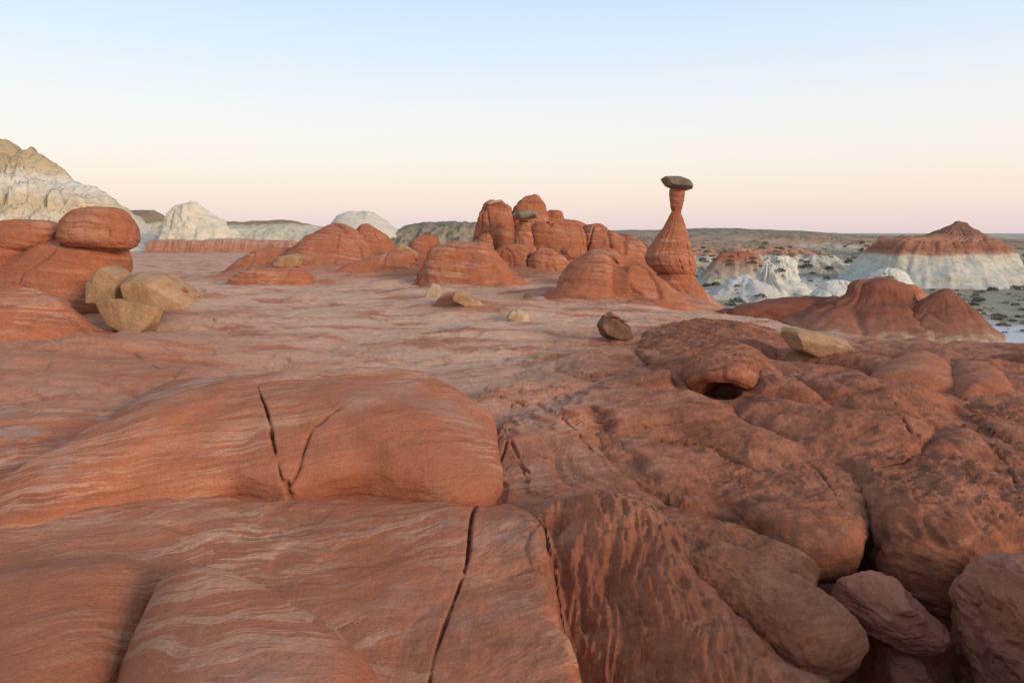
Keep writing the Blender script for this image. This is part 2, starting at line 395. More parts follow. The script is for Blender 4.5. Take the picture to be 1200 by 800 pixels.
def cells(x, y, seed):
    rs = np.random.RandomState(seed); T = rs.rand(64, 64, 3); ix, iy = np.floor(x).astype(int), np.floor(y).astype(int)
    f1 = np.full(len(x), 9.0); f2 = np.full(len(x), 9.0); hv = np.zeros(len(x))
    for a in (-1, 0, 1):
        for b in (-1, 0, 1):
            t_ = T[(ix + a) & 63, (iy + b) & 63]; d = np.hypot(ix + a + t_[:, 0] - x, iy + b + t_[:, 1] - y)
            m = d < f1; f2 = np.where(m, f1, np.minimum(f2, d)); hv = np.where(m, t_[:, 2], hv); f1 = np.where(m, d, f1)
    return f1, f2, hv
def terrace(n, k, sharp):
    t = n * k; i = np.floor(t); f = t - i
    return (i + sstep(.5 - sharp, .5 + sharp, f)) / k
def ground_h(P):
    z, val, sd_ = base_h(P)
    x, y = P[:, 0], P[:, 1]; r = np.hypot(x, y)
    P3 = np.stack([x, y, np.zeros(len(x))], 1)
    inn = 1 - val
    right = sstep(-1.0, 3.0, x - .10 * (y - 8) + fbm(P3, .3, 2, seed=3) * 1.5)
    right = right * (1 - sstep(17, 24, y))
    near = 1 - sstep(60, 110, r)
    und = fbm(P3, (.10, .16, 1), 3, seed=1) * .30 * sstep(6, 16, r) + fbm(P3, (.30, .55, 1), 4, seed=4) * .17 * sstep(9, 16, r)
    wv = P3 + np.stack([fbm(P3, .25, 2, seed=5), fbm(P3, .25, 2, seed=6), np.zeros(len(x))], 1) * 2.0
    tn = fbm(wv, (.16, .36, 1), 4, seed=2)
    ter = (terrace(tn, 10, .07) * .60 + terrace(fbm(wv, (.5, 1.0, 1), 4, seed=8), 7, .07) * .16) * sstep(4, 9, r) * (.8 - .25 * sstep(12, 22, r))
    ter = ter * (1 - .55 * right)
    # flow-worn hummocks and flaky crust on the right
    hum = fbm(wv, (.75, .85, 1), 4, seed=9) * .17 + fbm(P3, (2.3, 2.6, 1), 4, seed=10, ridged=True) * .055 + fbm(P3, 7, 4, seed=12, ridged=True) * .030
    fl = fbm(wv, (2.6, .8, 1), 3, seed=14, ridged=True) * .03
    sm = fbm(P3, 1.3, 3, seed=13) * .02
    dg, pg, sg = dist_poly(P, GULLY)
    gl = np.exp(-(dg / 1.5) ** 2) * (sg > 0) * sstep(.04, .25, pg)
    flut = fbm(P3 + fbm(P3, 1.2, 2, seed=16)[:, None] * .25, (6.5, 2.4, 1), 4, seed=15, ridged=True) * .16 * gl
    lx, ly = wv[:, 0] * .9 + wv[:, 1] * .45, wv[:, 1] * .8 - wv[:, 0] * .4
    f1, f2, hv = cells(lx / 1.9 + .3, ly / 3.4 + .6, 5); lob = (1 - np.exp(-(f2 - f1) / .22)) * .22 + (hv - .5) * .18 - .17
    g1, g2_, gv = cells(lx / .8, ly / 1.9, 9); lob = lob + (1 - np.exp(-(g2_ - g1) / .2)) * .035
    hq = sstep(.8, 1.8, np.hypot((x - HOLE[0]) / .46, (y - HOLE[1]) / .75)); near = near * hq
    z = z + inn * near * (und + ter + right * (hum * .7 + fl + lob * (1 - .6 * gl)) + sm + flut)
    vz = fbm(P3, .03, 4, seed=20) * 1.6 + fbm(P3, .12, 3, seed=21) * .35
    z = z + val * vz * sstep(3, 25, np.maximum(sd_, 0))
    pale = inn * (1 - .92 * right) * sstep(7, 12, y) * (.55 + .6 * sstep(10, 22, y)) * (.55 + .9 * np.clip(.5 + fbm(P3, (.12, .3, 1), 3, seed=22), 0, 1))
    # outcrop feet and left slope are redder
    lf = np.exp(-(((x + 9.5) / 3.2) ** 2 + ((y - 14) / 4.5) ** 2)); pale = pale * (1 - .75 * lf)
    for ax, ay, wx, wy, h in APRON: pale = pale * (1 - .85 * np.exp(-(((x - ax) / wx / 1.1) ** 2 + ((y - ay) / wy / 1.1) ** 2) ** 1.5))
    crust = inn * np.clip(right * .7 - gl * .25, 0, 1)
    cream = inn * (1 - right) * (1 - sstep(10, 13, y)) * 1.0
    dw = np.hypot((x - 44) / 13, (y - 58) / 14); wash = (1 - sstep(.6, 1.1, dw + fbm(P3, .12, 3, seed=23) * .5)) * sstep(.05, .5, val)
    seam = inn * np.exp(-(((x - .8) / 2.2) ** 2 + ((y - 11) / 5) ** 2)) * .9 + inn * .25 * sstep(12, 16, y)
    return z, dict(seam=seam, pale=pale, crust=crust, cream=cream, valley=sstep(.15, .6, val), wash=wash)

def hit(px, py):
    ys = np.arange(4.5, 60, .04); d = ray(px, py); tq = ys / d[1]; Q = np.stack([d[0] * tq, ys], 1); zr = HC + d[2] * tq
    k = np.argmax(zr < ground_h(Q)[0]); return np.array([Q[k, 0], Q[k, 1], zr[k]])
HP = hit(846, 449); HOLE = HP[:2] + np.array([.0, .30]); HZ = HP[2]
def ground_at(x, y): return float(ground_h(np.array([[x, y]], float))[0][0])

ang = np.concatenate([np.linspace(-math.pi, R(-50), 40, endpoint=False), np.linspace(R(-50), R(50), 860), np.linspace(R(50), math.pi, 41)[1:-1]])
rad = np.concatenate([np.linspace(.25, 3.3, 16, endpoint=False), np.geomspace(3.3, 13, 430, endpoint=False), np.geomspace(13, 50, 220, endpoint=False),
                      np.geomspace(50, 180, 90, endpoint=False), np.geomspace(180, 6000, 40)])
A_, R_ = np.meshgrid(ang, rad)
P = np.stack([(np.sin(A_) * R_).ravel(), (np.cos(A_) * R_).ravel()], 1)
gz, gat = ground_h(P)
V = np.column_stack([P, gz]); nr, nc = len(rad), len(ang)
Nn = grid_normals(V, nr, nc, True); Nn *= np.sign(Nn[:, 2:3])
CRACKS = [
    ([(600, 468), (592, 520), (572, 566), (556, 598), (548, 650), (532, 700), (515, 748), (503, 795), (492, 850)], 0.011, .12),
    ([(560, 590), (568, 545), (590, 500)], 0.018, .08),
    ([(600, 532), (618, 548), (645, 560), (668, 566)], 0.013, .07),
    ([(630, 470), (665, 492), (690, 520), (706, 534)], 0.012, .06),
    ([(575, 460), (610, 472), (650, 480), (672, 500)], 0.012, .06),
    ([(690, 492), (706, 502), (716, 516)], 0.018, .08),
    ([(740, 500), (790, 492), (850, 490)], 0.012, .06),
    ([(575, 478), (600, 520), (618, 560), (626, 578)], 0.012, .06),
    ([(180, 462), (150, 490), (105, 500), (60, 540)], 0.015, .07),
    ([(120, 380), (160, 412), (205, 440)], 0.024, .08),
    ([(1050, 470), (1065, 500), (1076, 505), (1078, 520)], 0.015, .10),
    ([(1078, 518), (1040, 535), (1010, 545)], 0.015, .10),
    ([(690, 440), (740, 432), (800, 440)], 0.018, .06),
    ([(790, 440), (760, 420), (740, 405)], 0.024, .10),
    ([(690, 472), (712, 512), (750, 560), (800, 588), (862, 606)], .16, .16),
    ([(740, 404), (790, 438), (832, 442)], .12, .16),
    ([(868, 452), (930, 438), (1000, 424)], .12, .12),
    ([(1186, 545), (1150, 500), (1120, 470)], .12, .14),
    ([(600, 470), (580, 500), (575, 540)], .05, .10),
    ([(300, 700), (340, 735), (380, 740), (420, 722)], 0.007, .03),
    ([(250, 372), (275, 384), (310, 386)], 0.024, .08),
]
for pts, wd, dp in CRACKS:
    ln = pix_to_surf(V, Nn, pts)
    V, a = groove(V, Nn, ln, wd, dp)
    gat['dirt_shade'] = np.maximum(gat.get('dirt_shade', 0), a)
ctr = len(V); V = np.vstack([V, [0, 0, 1.3]])
for k in gat: gat[k] = np.append(gat[k], 0)
tri = np.stack([np.full(nc, ctr), (np.arange(nc) + 1) % nc, np.arange(nc)], 1)
me = make_mesh('ground', V, grid_faces(nr, nc, True)[:, ::-1].copy(), tri[:, ::-1].copy(), gat)
put('ground', me, M_GROUND, (0, 0, 0), kind='structure')

# ------------------------------------------------------------------ rock builders
def finish(name, V, nr, nc, mat, parent, label, cat, cap=True, attrs=None, base=None, kind=None, group=None, bottom=True):
    q = grid_faces(nr, nc, True); tris = []
    j = np.arange(nc); j2 = (j + 1) % nc
    V2 = V
    if cap:
        k = len(V2); V2 = np.vstack([V2, V[:nc].mean(0)]); tris.append(np.stack([np.full(nc, k), j2, j], 1))
    if bottom:
        k = len(V2); V2 = np.vstack([V2, V[-nc:].mean(0)]); tris.append(np.stack([np.full(nc, k), (nr - 1) * nc + j, (nr - 1) * nc + j2], 1))
    if attrs:
        for kk in attrs: attrs[kk] = np.concatenate([attrs[kk], np.zeros(len(V2) - len(V))])
    if base is None: base = np.array([V[:, 0].mean(), V[:, 1].mean(), V[:, 2].min()])
    if parent is not None: pass
    me = make_mesh(name, V2 - base, q, np.vstack(tris), attrs)
    # outward orientation
    return put(name, me, mat, base, parent, label, cat, group, kind)

def loft(name, prof, Y, mat, label=None, cat=None, parent=None, dr=.8, n=2.3, nz=70, na=110, noise_a=.05, noise_s=1.5, ledge=.011, flute=0, fl_n=9,
         seed=0, bury=.5, rnd=2, cracks=(), attrs=None, lean=0.0, gully=0.0, kind=None, group=None, back=1.0, joint=.03, flare=.22):
    """closed rock from its outline: rows (py, x_left, x_right) top to bottom, standing at distance Y"""
    rows = []
    for (py, xl, xr) in prof:
        a, b = at(xl, py, Y), at(xr, py, Y); rows.append((a[2], (a[0] + b[0]) / 2, (b[0] - a[0]) / 2))
    rows = np.array(rows); H = rows[0, 0] - rows[-1, 0]
    rows = np.vstack([rows, [rows[-1, 0] - bury, rows[-1, 1], rows[-1, 2] * (1.04 if bury < .2 else 1.12)]])
    if flare and bury >= .3:
        b_ = rows[-1].copy(); zb_ = rows[-2, 0]; hw_ = rows[-2, 2]; st_ = min(.22 * H, .45)
        rows = np.vstack([rows[:-1], [zb_ - st_ * .35, b_[1], hw_ * (1 + flare * .45)], [zb_ - st_ * .75, b_[1], hw_ * (1 + flare)], [zb_ - st_ - bury, b_[1], hw_ * (1 + flare * 1.5)]])
    t = np.concatenate([[0], np.cumsum(np.hypot(np.diff(rows[:, 0]), np.diff(rows[:, 2])))]); tt = np.linspace(0, t[-1], nz)
    zz, cx, hw = (np.interp(tt, t, rows[:, k]) for k in range(3))
    for _ in range(rnd):
        for a in (zz, cx, hw):
            a[1:-1] = .25 * a[:-2] + .5 * a[1:-1] + .25 * a[2:]
    th = np.linspace(0, 2 * math.pi, na, endpoint=False)
    c, s_ = np.cos(th), np.sin(th)
    rr = (np.abs(c) ** n + np.abs(s_) ** n) ** (-1 / n)
    ux, uy = rr * c, rr * s_
    dy = np.where(uy > 0, back, 1.0)
    X = cx[:, None] + hw[:, None] * ux; W = hw.max()
    hd = hw * dr
    Yv = Y + hd[:, None] * uy * dy + lean * (zz - zz[-1])[:, None]
    Z = np.repeat(zz[:, None], na, 1)
    V = np.stack([X, Yv, Z], -1).reshape(-1, 3)
    Nn = grid_normals(V, nz, na, True)
    out_ = np.stack([np.tile(ux, nz), np.tile(uy, nz), np.zeros(nz * na)], 1)
    if np.mean(np.einsum('ij,ij->i', Nn, out_)) < 0: Nn = -Nn
    d = noise_a * W * fbm(V, noise_s / W, 4, seed=seed) * 1.4
    if ledge:
        wz = V.copy(); wz[:, 2] += fbm(V, .6 / W, 2, seed=seed + 3) * .15 * W
        n_ = fbm(wz, (.12 / W * 3, .12 / W * 3, 7 / max(H, .2)), 4, seed=seed + 1)
        d += ledge * W * (n_ + 1.3 * terrace(n_, 5, .14))
        d += joint * W * np.minimum(0, np.abs(fbm(V + 5, (1.5 / W, 1.5 / W, .35 / W), 2, seed=seed + 8)) / .055 - 1)
        d += .012 * W * fbm(V, 7 / W, 4, seed=seed + 9)
    if flute:
        ta = np.tile(th, nz); tw = V[:, 2] / max(H, .1)
        q = np.stack([np.cos(ta) * fl_n / 3.1, np.sin(ta) * fl_n / 3.1, tw * .7], 1)
        f = fbm(q, 1.0, 3, seed=seed + 5, ridged=True)
        env = np.clip((rows[0, 0] - V[:, 2]) / max(H, .1) * 3, 0, 1)
        d -= flute * W * np.clip(f, -.3, 1) * env
    V = V + Nn * d[:, None]
    at_ = dict(attrs) if attrs else {}
    dirt_shade = np.zeros(len(V))
    for pts, wd, dp in cracks:
        ln = pix_to_surf(V, Nn, pts); V, a = groove(V, Nn, ln, wd, dp); dirt_shade = np.maximum(dirt_shade, a)
    at2 = {k: np.full(len(V), v) for k, v in at_.items()}
    if cracks: at2['dirt_shade'] = dirt_shade
    return finish(name, V, nz, na, mat, parent, label, cat, attrs=at2, kind=kind, group=group)

def pillow(name, rim, ctr, mat, label=None, cat=None, parent=None, p=2.2, q=1.7, thick=.5, under=.75, nr=120, na=320, noise_a=.02, noise_s=1.0,
           crust=0.0, seed=0, cracks=(), fn=None, attrs=None, lipn=.0, smo=60):
    """bulging bed of rock: rim = [(px,py,z)...] star-shaped round ctr (px,py,z)"""
    rp_ = np.array([gnd(*r_[:3]) for r_ in rim])
    rp_ = smooth_curve(rp_, 400, True)
    bur = np.array([r_[3] if len(r_) > 3 else 0.0 for r_ in rim]); bur = smooth_curve(np.repeat(bur[:, None], 2, 1), 400, True)[:, 0]
    rp_[:, 2] -= bur
    if ((rp_[:, 0] * np.roll(rp_[:, 1], -1) - np.roll(rp_[:, 0], -1) * rp_[:, 1]).sum()) < 0: rp_ = rp_[::-1]
    seg = np.linalg.norm(np.diff(np.vstack([rp_, rp_[:1]])[:, :2], axis=0), axis=1); cu = np.concatenate([[0], np.cumsum(seg)])
    tt = np.linspace(0, cu[-1], na, endpoint=False); rc = np.vstack([rp_, rp_[:1]])
    rp_ = np.stack([np.interp(tt, cu, rc[:, k]) for k in range(3)], 1)
    x0, y0 = rp_[:, 0], rp_[:, 1]; x1, y1 = np.roll(x0, -1), np.roll(y0, -1); cr_ = x0 * y1 - x1 * y0
    C = np.array([((x0 + x1) * cr_).sum() / (3 * cr_.sum()), ((y0 + y1) * cr_).sum() / (3 * cr_.sum())])
    D = rp_[:, :2] - C; ev, ew = np.linalg.eigh(D.T @ D); e = ew[:, 1]; e = e * (1 if e[0] >= 0 else -1)
    al = D @ e; wd_ = np.abs(D @ ew[:, 0]).max(); h_ = max(np.abs(al).max() - wd_ * 1.05, .05)
    tl = np.tanh(al / h_ * .9); CX = C[0] + e[0] * h_ * tl; CY = C[1] + e[1] * h_ * tl
    z2 = ctr[3] if len(ctr) > 3 else ctr[2]; CZ = ctr[2] + (z2 - ctr[2]) * (tl + 1) / 2
    rz = rp_[:, 2]
    k1 = int(nr * .72)
    u = np.linspace(0.0, 1, k1); rho = np.sin(u * math.pi / 2) ** 1.15; zt = (1 - rho ** p) ** (1 / q)
    uu = np.linspace(0, 1, nr - k1 + 1)[1:]; rho2 = 1 - (1 - under) * uu ** 1.6; zd = -np.sqrt(np.clip(1 - (1 - uu) ** 2, 0, 1))
    X, Yv, Z = [], [], []
    for r_, z_ in zip(rho, zt):
        X.append(CX + (x0 - CX) * r_); Yv.append(CY + (y0 - CY) * r_); Z.append(rz + (CZ - rz) * z_)
    for r_, z_ in zip(rho2, zd):
        X.append(CX + (x0 - CX) * r_); Yv.append(CY + (y0 - CY) * r_); Z.append(rz + thick * z_)
    V = np.stack([np.array(X), np.array(Yv), np.array(Z)], -1).reshape(-1, 3)
    g_ = V.reshape(nr, na, 3); kk_ = int(k1 * .8)
    for _ in range(smo):
        m_ = g_.copy(); m_[1:-1] = (g_[:-2] + g_[2:] + np.roll(g_, 1, 1)[1:-1] + np.roll(g_, -1, 1)[1:-1]) * .25
        m_[0] = g_[1]; wv_ = np.concatenate([np.ones(kk_), np.linspace(1, 0, k1 - kk_), np.zeros(nr - k1)])[:, None, None]
        z_ = g_[..., 2:] + (m_[..., 2:] - g_[..., 2:]) * wv_; g_ = np.concatenate([g_[..., :2], z_], -1)
    V = g_.reshape(-1, 3)
    Nn = grid_normals(V, nr, na, True); Nn *= np.sign(np.mean(Nn[:na * 10, 2]))
    g3 = Nn.reshape(nr, na, 3); g3[:4] = np.array([0, 0, 1.0]); Nn = g3.reshape(-1, 3)
    d = noise_a * fbm(V, noise_s, 4, seed=seed) + .006 * fbm(V, 6, 3, seed=seed + 2)
    if lipn: d += lipn * fbm(V, (1, 1, 7), 3, seed=seed + 4)
    if crust:
        wv = V + fbm(V, 1.5, 2, seed=seed + 7)[:, None] * .3
        d += crust * (fbm(wv, (2.2, 2.2, 2.2), 4, seed=seed + 5, ridged=True) * .05 + fbm(wv, 6.5, 4, seed=seed + 6, ridged=True) * .042 + fbm(wv, (15, 15, 15), 3, seed=seed + 8, ridged=True) * .014) * sstep(-.1, .5, Nn[:, 2] + .35)
    V = V + Nn * d[:, None]
    if fn is not None: V = fn(V)
    at2 = {k: np.full(len(V), v) for k, v in (attrs or {}).items()}; dirt_shade = np.zeros(len(V))
    for pts, wd, dp in cracks:
        ln = pix_to_surf(V, Nn, pts); V, a = groove(V, Nn, ln, wd, dp); dirt_shade = np.maximum(dirt_shade, a)
    at2['dirt_shade'] = dirt_shade
    return finish(name, V, nr, na, mat, parent, label, cat, attrs=at2, cap=False)

def boulder(name, outl, Y, mat, label=None, cat=None, depth=1.0, parent=None, shrink=.84, cuts=3, smooth=0, na=.016, ns=3.0, seed=1, tilt=0.0, group=None, sub=2, chips=5):
    """broken block: hull of its outline (px) at distance Y with front and back faces set in; slightly worn edges, rough faces"""
    rs = np.random.RandomState(seed)
    O = np.array([at(a, b, Y) for a, b in outl]); c = O.mean(0); O = c + (O - c) * 1.0; size = np.ptp(O, axis=0).max()
    d = depth / 2
    pts = list(O)
    for sgn in (-1, 1):
        for p_ in O:
            k = shrink + rs.uniform(-.10, .12)
            v = c + (p_ - c) * k; v[1] = Y + sgn * d * (1 + rs.uniform(-.2, .15)); v[2] += sgn * tilt * d; pts.append(v)
    bm = bmesh.new()
    for p_ in pts: bm.verts.new(p_)
    r = bmesh.ops.convex_hull(bm, input=bm.verts)
    bmesh.ops.delete(bm, geom=[v for v in bm.verts if not v.link_faces], context='VERTS')
    for _ in range(chips):
        nrm = rs.normal(size=3); nrm /= np.linalg.norm(nrm); vs = np.array([v.co for v in bm.verts]); dd_ = (vs - c) @ nrm
        pl = c + nrm * dd_.max() * rs.uniform(.80, .94)
        r = bmesh.ops.bisect_plane(bm, geom=bm.verts[:] + bm.edges[:] + bm.faces[:], plane_co=pl, plane_no=nrm, clear_outer=True)
        ed = [e for e in bm.edges if e.is_boundary]
        if ed: bmesh.ops.holes_fill(bm, edges=ed, sides=0)
    bmesh.ops.dissolve_limit(bm, angle_limit=R(14), verts=bm.verts, edges=bm.edges)
    bmesh.ops.bevel(bm, geom=list(bm.edges), offset=size * .014, segments=1, affect='EDGES', clamp_overlap=True)
    bmesh.ops.triangulate(bm, faces=bm.faces)
    for _ in range(sub):
        long_e = [e for e in bm.edges if e.calc_length() > size * .045]
        bmesh.ops.subdivide_edges(bm, edges=long_e, cuts=cuts if _ == 0 else 1, use_grid_fill=True)
        bmesh.ops.triangulate(bm, faces=bm.faces)
    for _ in range(smooth): bmesh.ops.smooth_vert(bm, verts=bm.verts, factor=.5, use_axis_x=True, use_axis_y=True, use_axis_z=True)
    bm.normal_update()
    Vv = np.array([v.co for v in bm.verts]); Nv = np.array([v.normal for v in bm.verts])
    dd = na * size * fbm(Vv, ns / size, 5, seed=seed * .7) * 1.6 + na * .5 * size * fbm(Vv, (1.2 * ns / size, 1.2 * ns / size, 5 * ns / size), 3, seed=seed + 2, ridged=True)
    dd += na * .4 * size * fbm(Vv, 5 * ns / size, 4, seed=seed + 4, ridged=True)
    Vv = Vv + Nv * dd[:, None]; base = np.array([c[0], Y, Vv[:, 2].min()])
    for v, p_ in zip(bm.verts, Vv - base): v.co = p_
    me = bpy.data.meshes.new(name); bm.to_mesh(me); bm.free()
    me.polygons.foreach_set('use_smooth', np.ones(len(me.polygons), bool)); me.update(); me.set_sharp_from_angle(angle=R(26))
    return put(name, me, mat, base, parent, label, cat, group)

def ridge(name, crest, Y, mat, label=None, cat=None, front=60.0, zb=-6.5, prof=(0, .15, .45, .8, 1), nx=260, ny=60, gul=.12, gs=.08, seed=0, kind=None, back=None, rough=.03, follow=0.0):
    """long hill or cliff: crest line in px at distance Y, falling towards the front by the given profile, and behind"""
    cr = np.array([at(a, b, Y) for a, b in crest]); xs = np.linspace(cr[0, 0], cr[-1, 0], nx); hz = np.interp(xs, cr[:, 0], cr[:, 2])
    hz = hz + fbm(np.stack([xs, xs * 0, xs * 0], 1), 12.0 / (xs[-1] - xs[0]) * 3, 4, seed=seed) * rough * (hz - zb)
    back = back or front * .6
    ty = np.concatenate([np.linspace(-1, 0, ny), np.linspace(0, 1, ny // 2)[1:]])
    TX, TY = np.meshgrid(np.arange(nx), ty); xx = xs[TX]; yy = Y + np.where(TY < 0, TY * front, TY * back)
    pf = np.interp(1 + np.minimum(TY, 0), np.linspace(0, 1, len(prof)), prof); pb = 1 - sstep(0, 1, np.maximum(TY, 0))
    h = np.where(TY <= 0, pf, pb)
    P3 = np.stack([xx.ravel(), yy.ravel(), np.zeros(xx.size)], 1)
    g = fbm(P3 + fbm(P3, gs * .5, 2, seed=seed + 9)[:, None] / gs * .4, (gs, gs * .22, 1), 4, seed=seed + 1, ridged=True).reshape(xx.shape)
    env = np.clip(np.minimum(h, 1 - h) * 3, 0, 1) + .12
    hh = zb + (hz[TX] - zb) * np.clip(h + gul * (g - .3) * env, -.05, 1.02)
    V = np.stack([xx, yy, hh], -1).reshape(-1, 3)
    base = np.array([xs.mean(), Y, zb])
    me = make_mesh(name, V - base, grid_faces(len(ty), nx, False), None)
    return put(name, me, mat, base, None, label, cat, None, kind)

# ------------------------------------------------------------------ foreground beds of rock
pillow('rock_bulge', [(205, 436, .40, .22), (300, 434, .40, .2), (400, 437, .38, .2), (480, 443, .35, .2), (545, 460, .30, .1), (580, 495, .22), (588, 540, .15), (578, 578, .10),
                      (545, 588, .12), (490, 570, .25), (432, 556, .30), (390, 562, .27), (352, 576, .16), (334, 580, .13), (312, 568, .22), (288, 556, .30), (262, 558, .28), (200, 594, .02), (130, 632, -.2),
                      (60, 664, -.3), (0, 684, -.35), (-60, 690, -.35), (-90, 655, -.2), (-50, 620, -.08, .05), (10, 575, .05, .08), (60, 535, .15, .1), (110, 497, .25, .14), (155, 462, .33, .18)],
       (300, 482, .62, 1.04), M_BULGE, 'long smooth red sandstone bulge with cream bands, split by a V-shaped crack', 'rock', p=2.1, q=1.6, thick=.35, under=.88,
       nr=230, na=1000, noise_a=.16, noise_s=.6, smo=200, seed=31, attrs=dict(cream=.55),
       cracks=[([(303, 450), (312, 480), (320, 515), (328, 555), (332, 566)], .013, .12), ([(337, 572), (350, 545), (362, 510), (385, 485), (412, 468)], .011, .05),
               ([(336, 560), (339, 575), (340, 582)], .03, .10)])
pillow('rock_bulge', [(60, 676, .12), (130, 664, .14), (184, 674, .10), (190, 700, 0), (170, 760, -.05), (138, 840, -.05), (60, 960, -.05), (-120, 980, -.05), (-160, 800, 0), (-60, 710, .08)],
       (70, 740, .42), M_BULGE, 'low rounded red sandstone hump at the grey patch, edged by a dark seam', 'rock', p=2.3, q=1.8, thick=.5, under=.85, nr=90, na=300, noise_a=.05, seed=33, attrs=dict(cream=.3))
pillow('rock_bulge', [(192, 690, .12), (230, 684, .16), (300, 700, .12), (360, 735, .06), (410, 770, 0), (445, 815, -.05), (450, 900, -.05), (330, 1000, -.05), (120, 1000, -.05), (130, 830, -.02), (160, 755, .04)],
       (245, 770, .54), M_BULGE, 'sloping red sandstone hump with cream swirls below the long bulge', 'rock', p=2.2, q=1.7, thick=.5, under=.85, nr=100, na=320, noise_a=.05, seed=34, attrs=dict(cream=.2))
# right side
pillow('rock_ledge', [(700, 478, .0, .3), (790, 462, .02, .35), (880, 466, .05, .35), (950, 492, .0, .3), (988, 540, -.12, .12), (1006, 590, -.22), (1014, 630, -.32), (994, 660, -.42), (935, 664, -.44), (888, 634, -.40), (862, 606, -.3, .05),
                      (800, 590, -.22, .1), (740, 572, -.12, .2), (690, 530, -.05, .3)],
       (850, 525, -.10, .06), M_GROUND, 'broad crusty red ledge whose steep lip ends above the pointed boulder', 'rock', p=14, q=3, smo=6, thick=.25, under=.9, nr=150, na=460, noise_a=.12, noise_s=.8, crust=.8, seed=41, attrs=dict(crust=.75),
       cracks=[([(895, 488), (912, 510), (935, 530), (960, 550), (975, 570), (985, 592)], .014, .09)])
pillow('rock_ledge', [(1000, 520, -.05, .3), (1040, 480, .05, .35), (1120, 470, .05, .35), (1230, 480, .05, .3), (1340, 540, -.1), (1330, 640, -.3), (1220, 650, -.4), (1150, 690, -.5), (1090, 680, -.5), (1040, 660, -.45), (1016, 628, -.38), (1000, 590, -.3), (990, 550, -.2, .1)],
       (1140, 560, .02, .06), M_GROUND, 'rough red ledge with a flaky top and undercut front beside the big shadowed boulder', 'rock', p=7, q=2.4, smo=10, thick=.45, under=.82, nr=150, na=460, noise_a=.22, noise_s=1.0, crust=1.1, seed=43, attrs=dict(crust=.9),
       cracks=[([(1080, 520), (1062, 536), (1050, 540), (1020, 548)], .014, .10), ([(1150, 505), (1170, 530), (1190, 560), (1195, 600)], .014, .08)])
pillow('rock_ledge', [(618, 606, -.05, .2), (690, 588, .0, .15), (770, 596, .0), (850, 614, -.05), (905, 638, -.15), (948, 668, -.25), (930, 694, -.3), (860, 690, -.3), (760, 665, -.2, .1), (680, 650, -.2, .2)],
       (770, 625, .04, -.10), M_GROUND, 'long ribbed red rock ridge running behind the overhanging tongue', 'rock', p=2.6, q=1.8, thick=.4, under=.85, nr=110, na=340, noise_a=.07, noise_s=1.1, crust=.8, seed=45, attrs=dict(crust=.8))
pillow('rock_tongue', [(778, 690, -.35, .3), (790, 650, -.08, .45), (850, 634, -.02, .45), (925, 662, -.10, .35), (968, 704, -.2, .08), (1000, 745, -.3), (1006, 768, -.36), (985, 788, -.42), (945, 784, -.44), (900, 754, -.42), (855, 726, -.40), (810, 712, -.40, .03)],
       (855, 690, .04, -.08), M_GROUND, 'smooth overhanging tongue of red rock with a rounded blunt end', 'rock', p=3.0, q=2.1, thick=.17, under=.70, nr=120, na=400, noise_a=.09, noise_s=1.3, crust=.7, lipn=.03, seed=47, attrs=dict(crust=.5))
pillow('rock_slope', [(735, 712, -.6, .2), (780, 702, -.42), (830, 712, -.45), (880, 732, -.5), (925, 762, -.6), (955, 800, -.9), (960, 880, -1.5), (880, 1000, -1.7), (790, 1000, -1.8), (765, 880, -1.7), (742, 780, -1.3)],
       (820, 760, -.5, -.5), M_GROUND, 'fluted red mudstone slope under the overhanging tongue', 'rock', p=1.8, q=1.2, thick=.8, under=.9, nr=120, na=340, noise_a=.12, noise_s=1.6, crust=1.8, seed=49, attrs=dict(crust=.9))
pillow('smooth_rock', [(1010, 452, .0, .1), (1040, 424, .1, .15), (1085, 418, .1, .15), (1118, 436, .05), (1124, 464, -.05), (1100, 470, -.1), (1050, 466, -.1)], (1068, 440, .38), M_GROUND,
       'smooth rounded red knob beside a cleft on the dark slope', 'rock', nr=60, na=140, thick=.4, noise_a=.05, seed=51, attrs=dict(crust=.2))
pillow('smooth_rock', [(1108, 452, .0), (1122, 430, .08), (1160, 434, .05), (1190, 462, -.1), (1190, 482, -.2), (1150, 480, -.15), (1120, 474, -.1)], (1150, 452, .30), M_GROUND,
       'red knob sloping away behind the cleft from the smooth knob', 'rock', nr=60, na=140, thick=.4, noise_a=.06, crust=.3, seed=52, attrs=dict(crust=.4))
pillow('rock_mound', [(745, 398, .0, .15), (770, 382, .1, .25), (830, 374, .15, .3), (900, 384, .1, .3), (940, 405, .0, .3), (900, 428, -.05, .2), (890, 434, -.05, .1), (860, 427, .0, .1), (826, 426, .0, .1), (790, 422, 0, .1), (755, 412, 0, .1)],
       (850, 405, .26), M_GROUND, 'low crusty dark red mound beside the lichen-patched tan boulder', 'rock', p=2.6, nr=90, na=260, thick=.2, under=.8, noise_a=.22, noise_s=.9, crust=1.2, seed=53, attrs=dict(crust=.9))
pillow('rock_lip', [(796, 434, HZ, .25), (815, 420, HZ, .4), (850, 412, HZ, .45), (895, 420, HZ, .4), (912, 436, HZ, .3), (892, 448, HZ - .05, .1), (866, 443, HZ + .16), (846, 440, HZ + .20), (826, 441, HZ + .16), (808, 446, HZ - .02, .1)],
       (850, 430, HZ + .27), M_GROUND, 'rounded crusty red lip of rock overhanging a small black hole', 'rock', p=3, q=2, nr=80, na=260, thick=.16, under=.7, noise_a=.06, noise_s=1.5, crust=1.0, smo=20, seed=54, attrs=dict(crust=.8))
